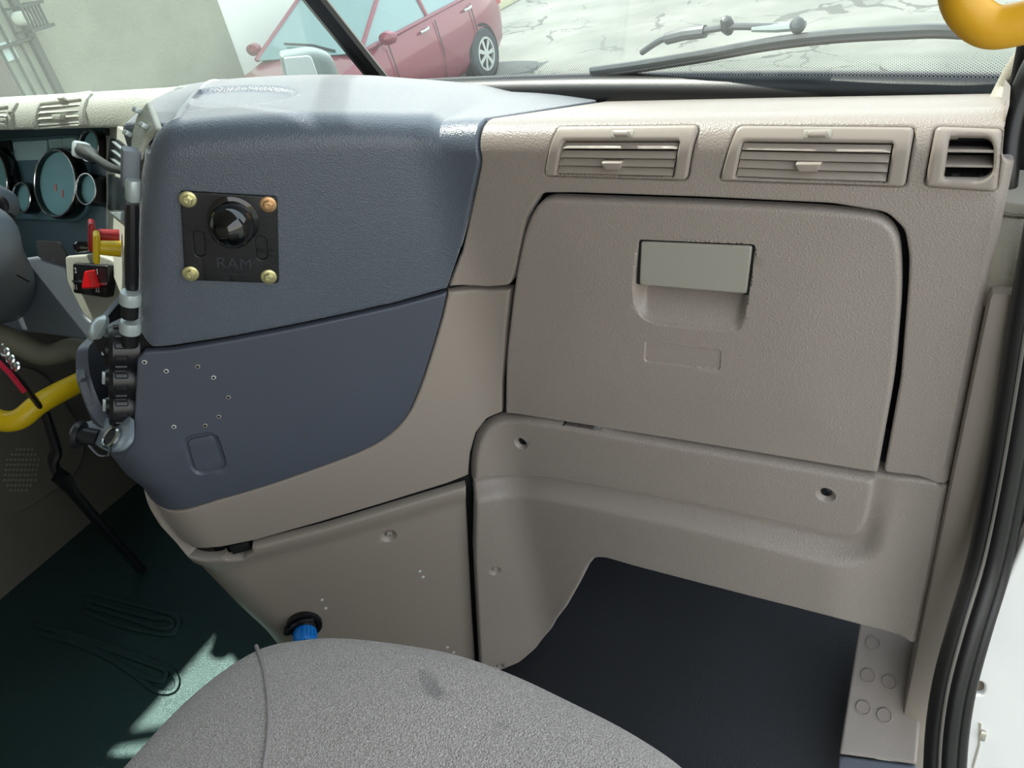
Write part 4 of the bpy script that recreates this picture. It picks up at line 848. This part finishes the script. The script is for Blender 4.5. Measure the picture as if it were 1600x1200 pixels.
# tray bowl inside + socket shelf
inn = LS.at(np.array([(-.50, -.55)]), -.01)[0]
sh = empty('tray', tuple(inn), 'dark storage tray bowl with socket bulging from the console corner', 'tray')
cb = P2+LD*.478-ND*.088
def bowl(dr, zs, name, mt):
    V = []; Fc = []; n = 48
    for k, zf in enumerate(zs):
        for q in range(n):
            ph_ = 2*math.pi*q/n; d = math.cos(ph_)*LD+math.sin(ph_)*ND; ztop = -.470-.092*float(sm(-.1, .85, math.sin(ph_))); z = ztop+(zf)*(ztop+.705)*-1 if zf > 0 else ztop
            T_ = np.interp(z, TT[:, 0], TT[:, 1]); c = P2+LD*(T_-.086)-ND*.0858; r = .0865+dr-(.05*max(0, zf-.75) if dr == 0 else .02*zf)
            V.append(c*[1, 1, 0]+d*r+[0, 0, z])
    for k in range(len(zs)-1):
        for q in range(n): q2 = (q+1) % n; Fc.append((k*n+q, (k+1)*n+q, (k+1)*n+q2, k*n+q2) if dr == 0 else (k*n+q, k*n+q2, (k+1)*n+q2, (k+1)*n+q))
    return V, Fc
zs_ = [0, .1, .25, .4, .55, .7, .85, 1.0]
Vo, Fo = bowl(0, zs_, '', None); Vi, Fi = bowl(-.017, zs_[:-1], '', None); Fi = [tuple(a+len(Vo) for a in f) for f in Fi]
rim_ = [(q, (q+1) % 48, len(Vo)+(q+1) % 48, len(Vo)+q) for q in range(48)]
mk('bowl', (list(Vo)+list(Vi), Fo+Fi+rim_+[tuple(len(Vo)+6*48+q for q in range(48))]), BLUE_S, sh)
TP = plane(rp((165, 690), 1.05), (-.15, -.45, .85))
def tpt(px, off=0): uv = TP.solve([px], off=off)[0]; return TP.o+TP.a*uv[0]+TP.b*uv[1]+TP.nn*off
ft_ = (TP.a, TP.b, TP.nn)
mk('socket_shelf', sheet(TP, TP.solve(rpoly([(128, 660, 4), (150, 654, 6), (198, 648, 3), (204, 652, 3), (204, 686, 10), (186, 704, 14), (160, 704, 12), (136, 684, 8)])), er=.002, depth=.004, raw=True, step=.03), mat('shelf_silver_blue', C(126, 138, 146), .3), sh)
mk('socket_ring', tf(lathe([(.0165, 0), (.0165, .004), (.014, .006), (.0125, .004), (.0125, -.002), (0, -.002)], 28), tpt((176, 684), .001), *ft_), CHROME, sh)
mk('socket_hole', tf(lathe([(.0122, .0), (.0118, .003), (0, .003)], 24), tpt((176, 684), .001), *ft_), VOID, sh)
pcx = tpt((128, 680), .012); cf = frame((-.75, -.35, .35))
pcp = mk('plug_cap', tf(join(lathe([(.019, 0), (.020, .006), (.017, .010), (0, .011)], 28), lathe([(.012, -.022), (.0125, 0)], 20)), pcx, *cf), BLACK, sh)
mk('cap_tether', tube(spline([tpt((140, 697), .012), tpt((155, 712), .010), tpt((168, 712), .008), tpt((172, 700), .006)], 6), .0022, 8), BLACK, sh)
mk('lever_knob', tf(lathe([(.006, -.03), (.007, 0), (.020, .003), (.020, .008), (.012, .014), (0, .016)], 24), npt((160, 516), .10), *frame((-.2, -.5, .8))), SILVER, sh)

# ================================================================== floor grooves
def fpt(px, z=FZ): r = ray(px); return r*(z/r[2])
def groove(pxs, r=.006):
    P = spline([fpt(p)+[0, 0, .001] for p in pxs], 6); return tube(P, r, 8, flat=.6)
fm = tag(mk('floor_rib', join(
    groove([(130, 935), (180, 950), (240, 966), (262, 968), (270, 974), (266, 980), (248, 982), (200, 966), (140, 948)], .007),
    groove([(120, 922), (180, 936), (250, 955), (272, 962), (280, 975), (270, 990), (245, 990), (190, 978), (130, 955)], .007)), FLOORM), 'looped raised ribs moulded in the floor mat, farther pair', 'mat rib')
mk('floor_rib', join(
    groove([(60, 990), (130, 1010), (210, 1050), (245, 1064), (258, 1060), (258, 1048), (240, 1040), (150, 1008), (90, 990)], .007),
    groove([(50, 975), (130, 1002), (210, 1055), (245, 1080), (272, 1080), (276, 1060), (255, 1040), (190, 1015), (80, 982)], .007)), FLOORM, label='looped raised ribs moulded in the floor mat, nearer pair', cat='mat rib')
mk('footwell_mat', sheet(plane((-.3, .9, -1.20), (0, -.45, 1)), np.array([(-.35, -.45), (.32, -.45), (.32, .30), (-.35, .30)]), er=.01, depth=.02, raw=True, step=.06), MATBLK, label='black rubber mat filling the passenger footwell', cat='mat')

# ================================================================== seat
SO = np.array([-.335, .02]); 
outl = np.array([(-.652, .02), (-.650, .12), (-.643, .205), (-.612, .277), (-.561, .312), (-.504, .334), (-.4, .357), (-.324, .361), (-.25, .356), (-.182, .348), (-.124, .333), (-.07, .305), (-.035, .24), (-.025, .12), (-.03, -.10), (-.05, -.20), (-.335, -.235), (-.62, -.20)])
outl = spline(outl, 6, True); 
def inset(P, d): return offpoly(P, d)
Vs = []; Fs = []; n = len(outl); c0 = outl.mean(0)
rings = [(.020, -.90), (.004, -.86), (0, -.80), (0, -.72), (.004, -.695), (.013, -.672), (.028, -.655), (.05, -.645), (.08, -.637), (.12, -.630), (.16, -.626)]
for d, z in rings:
    sc = 1-d/.28
    for p in outl: q = c0+(p-c0)*sc; Vs.append((q[0], q[1], z+.004*math.sin(p[0]*9)))
Vs.append((c0[0], c0[1], -.622))
for i in range(len(rings)-1):
    for k in range(n): k2 = (k+1) % n; Fs.append((i*n+k, i*n+k2, (i+1)*n+k2, (i+1)*n+k))
for k in range(n): Fs.append(((len(rings)-1)*n+k, (len(rings)-1)*n+(k+1) % n, len(rings)*n))
Fs.append(tuple(range(n))[::-1])
if area(outl) < 0: Fs = [f[::-1] for f in Fs]
seat = empty('truck_chair', (-.335, .05, FZ), 'grey woven fabric passenger seat cushion in the foreground', 'seat')
cush = mk('cushion', (Vs, Fs), FABRIC, seat, ang=80)
ZS = plane((0, 0, -.628), (0, 0, 1), up=(0, 1, 0))
sp_px = [(402, 1012), (414, 1050), (421, 1100), (421, 1150), (414, 1205)]
PS = []
def seat_z(x, y):
    q = np.array([x, y]); a = math.atan2(*(q-c0)[::-1]); an = np.arctan2(outl[:, 1]-c0[1], outl[:, 0]-c0[0]); k = np.argmin(abs(np.angle(np.exp(1j*(an-a))))); d = (1-np.linalg.norm(q-c0)/np.linalg.norm(outl[k]-c0))*.28
    R_ = np.array(rings[2:]); return np.interp(d, R_[:, 0], R_[:, 1])
for p in spline(sp_px, 5):
    z = -.65
    for _ in range(6): r = ray(p); w = r*(z/r[2]); z = .5*z+.5*seat_z(w[0], w[1])
    PS.append(r*(z/r[2])+[0, 0, .003])
mk('seam_piping', tube(np.array(PS), .0022, 8), mat('piping_grey', C(140, 132, 130), .9, .6, 600), cush)
mk('seat_base', join(slab(-.58, -.10, -.18, .26, -1.2, -.88, .02), slab(-.62, -.06, -.2, .3, FZ, -1.2, .01)), BLACK, seat)

# ================================================================== right side: pillar, seals, door body
mk('trim_3', tube(spline([rp((1600, 292), .80)*1, rp((1590, 330), .80), rp((1583, 400), .79), rp((1578, 455), .79)], 6), .035, 16), PILLAR, kind='structure', label='beige pillar trim roll at the right edge')
mk('trim_4', join(box((.066, .79, -.88), (.045, .10, .92), .008)), BEIGE_S, kind='structure', label='beige kick trim beside the dash')
def seal(name, pxs, y, r, mt, flat=1, label=None):
    P = []
    for p in pxs: rr = ray(p); yy = p[2] if len(p) > 2 else y; P.append(rr*(yy/rr[1]))
    return mk(name, tube(spline(P, 5), r, 12, flat=flat, up=(0, 1, 0)), mt, kind='structure', label=label)
pathA = [(1628, 330, .735), (1600, 480, .73), (1574, 640, .72), (1553, 760, .71), (1528, 880, .69), (1498, 980, .65), (1474, 1070, .62), (1462, 1150, .60), (1458, 1230, .58)]
seal('trim_5', pathA, .7, .0115, RUBBER, label='wide black rubber door seal')
seal('trim_6', [(p[0]+22, p[1]+4, p[2]-.004) for p in pathA], .7, .0105, RUBBER, label='middle bead of the black door seal')
seal('trim_7', [(p[0]+40, p[1]+8, p[2]-.002) for p in pathA], .7, .0075, RUBBER, label='outer lip of the black door seal')
seal('trim_8', [(p[0]+9, p[1], p[2]-.012) for p in pathA], .7, .0016, mat('seal_highlight_lip', C(92, 88, 84), .3), label='thin raised line on the door seal, coloured as a highlight')  # paler grey bead imitates a highlight along the rubber
seal('trim_9', [(1640, 60, .85), (1612, 110, .83), (1588, 170, .82), (1577, 220, .81), (1572, 280, .80), (1565, 340, .80), (1555, 420, .80)], .8, .010, RUBBER, label='dark green-black gap strip beside the corner vent')
mk('trim_10', sheet(plane((.06, .84, -.45), (-.25, -1, 0)), np.array([(-.03, -.5), (.25, -.5), (.25, .7), (-.03, .7)]), er=.004, depth=.02, raw=True, step=.1), VOID, kind='structure', label='black sheet standing in for the shaded pillar cavity beside the dash end')  # flat sheet, the shade of the gap is its colour
seal('trim_11', [(1660, 30, .95), (1610, 90, .95), (1580, 140, .96), (1560, 185, .93), (1563, 215, .90)], .9, .016, PILLAR, label='pale pillar trim at the windshield corner')
wd = empty('door_body', (.16, .62, -1.2), 'white painted door jamb with a round bolt hole at the right edge', 'door jamb')
WD = plane((.14, .66, -.9), (.0, -1, .16))
wq = WD.solve(rpoly([(1660, 700, 0), (1628, 760, 20), (1596, 850, 30), (1560, 930, 30), (1527, 1020, 30), (1512, 1080, 30), (1504, 1230, 0), (1700, 1260, 0), (1720, 700, 0)]))
hl = WD.solve(rpoly([(1518, 1066, 8), (1537, 1066, 8), (1537, 1085, 8), (1518, 1085, 8)]))
mk('jamb_panel', sheet(WD, wq, er=.004, depth=.02, holes=[hl], raw=True, step=.03), WHITEP, wd)
mk('bolt_hole', sheet(WD, offpoly(hl, -.001), er=0, depth=.001, off=-.006, raw=True), mat('hole_brown', C(110, 98, 86), .6), wd)
def wpt(px, off=0): uv = WD.solve([px], off=off)[0]; return WD.o+WD.a*uv[0]+WD.b*uv[1]+WD.nn*off
mk('catch', join(tf(box((0, 0, 0), (.006, .014, .006), .0015), wpt((1536, 1150), .003), WD.a, WD.b, WD.nn), tube([wpt((1532, 1130), .001), wpt((1530, 1165), .001), wpt((1520, 1200), .001)], .0012, 6)), HANDLE, wd)
# step plate with round studs
TPX = [(1352, 915, 4), (1475, 940, 4), (1440, 1100, 10), (1432, 1194, 4), (1311, 1178, 4)]
stp = empty('step_plate', tuple(fpt((1380, 1100), -1.15)), 'grey-beige step plate with round studs under the dash corner', 'step')
SPn = plane(fpt((1380, 1080), -1.12), (.0, -.55, .85))
def stp_pt(px, off=0): uv = SPn.solve([px], off=off)[0]; return SPn.o+SPn.a*uv[0]+SPn.b*uv[1]+SPn.nn*off
mk('plate', sheet(SPn, SPn.solve(rpoly(TPX)), er=.004, depth=.03, raw=True, step=.05), mat('step_beige', C(150, 140, 132), .55, .3, 300, var=.12, vscale=14), stp)
mk('plate_lip', sheet(SPn, SPn.solve(rpoly([(1311, 1180, 2), (1432, 1196, 2), (1430, 1240, 0), (1305, 1240, 0)]), off=-.01), er=.003, depth=.03, off=-.01, raw=True), BLUE_S, stp)
for p in ((1364, 1004), (1356, 1056), (1389, 1066), (1349, 1106), (1382, 1118)):
    mk('stud', tf(lathe([(.0105, -.002), (.0105, .0018), (.0095, .0024), (.0085, .0012), (0, .0012)], 20), stp_pt(p, .0), SPn.a, SPn.b, SPn.nn), mat('stud_beige', C(142, 132, 124), .5, .6, 900), stp)
# yellow grab handle, near the camera
gh = empty('grab_handle', (.02, .50, -.08), 'amber yellow grab handle hanging at the top right corner', 'handle')
def rd(px, d): return nz(ray(px))*d
mk('grip', tube(spline([rd((1500, -120), .36), rd((1499, -40), .36), rd((1507, 8), .36), rd((1542, 40), .36), rd((1590, 38), .36), rd((1680, 10), .36), rd((1760, -30), .36)], 8), .0076, 20), YEL, gh)

# ================================================================== wiper outside the glass
PALEG = mat('pale_grey_clamp', C(120, 134, 130), .5)
wp = empty('windshield_wiper', tuple(WS.at(WS.solve([(1230, 60)]), .0)[0]+[0, .03, 0]), 'black windshield wiper lying across the outside of the glass', 'wiper')
def wpx(px, out=.02): uv = WS.solve([px]); p = WS.at(uv)[0]; r = ray(px); return p*(1+out/np.linalg.norm(p))
bl = [(925, 112), (1000, 102), (1100, 86), (1200, 68), (1300, 56), (1400, 50), (1480, 48), (1600, 58)]
mk('blade', tube(spline([wpx(p, .018) for p in bl], 5), .0085, 8, flat=.7, up=(0, .83, .56)), BLKSTEEL, wp)
mk('blade_rubber', tube(spline([wpx((p[0]+2, p[1]+7), .01) for p in bl], 5), .004, 6), RUBBER, wp)
mk('arm', tube(spline([wpx(p, .045) for p in ((1003, 82), (1030, 64), (1060, 54), (1100, 48), (1140, 42), (1190, 42), (1230, 42))], 5), .0045, 8), BLKSTEEL, wp)
mk('arm_sleeve', tube([wpx(p, .046) for p in ((1042, 60), (1070, 53), (1102, 49))], .0085, 10), BLKSTEEL, wp)
mk('nozzle', tf(lathe([(.006, -.01), (.010, 0), (.008, .012), (.005, .016), (0, .017)], 8), wpx((1137, 42), .05), *frame((0, -.6, .8))), BLKSTEEL, wp)
mk('arm_clamp', tube([wpx(p, .046) for p in ((1178, 44), (1215, 43), (1255, 40))], [.009, .011, .011], 10, flat=.5), PALEG, wp)
mk('pivot', tf(lathe([(.009, -.004), (.009, .004), (.006, .007), (0, .008)], 18), wpx((1246, 40), .03), *frame((0, -.83, .56))), BLKSTEEL, wp)

# hood mirror outside
hm = empty('hood_mirror', tuple(rp((480, 130), 2.6)), 'grey-shelled truck mirror standing outside the windshield before the car', 'mirror')
HM = plane(rp((480, 105), 2.7), -nz(ray((470, 105))*[1, 1, .3]))
mk('mirror_shell', sheet(HM, HM.solve(rpoly([(436, 86, 6), (486, 78, 14), (520, 88, 14), (534, 130, 8), (540, 160, 4), (454, 165, 8)])), er=.02, depth=.10, raw=True, step=.05), mat('mirror_shell_grey', C(110, 124, 120), .4), hm)
mk('mirror_glass', sheet(HM, HM.solve(rpoly([(443, 90, 4), (486, 86, 8), (498, 120, 8), (504, 150, 4), (456, 155, 4)]), off=.003), er=.003, depth=.004, off=.004, raw=True, step=.05), MIRR, hm)
mk('mirror_post', tube([rp((500, 150), 2.75), rp((510, 260), 2.6), rp((510, 260), 2.6)*[1, 1, 0]+[0, 0, -2.5]], .02, 10), BLKSTEEL, hm)
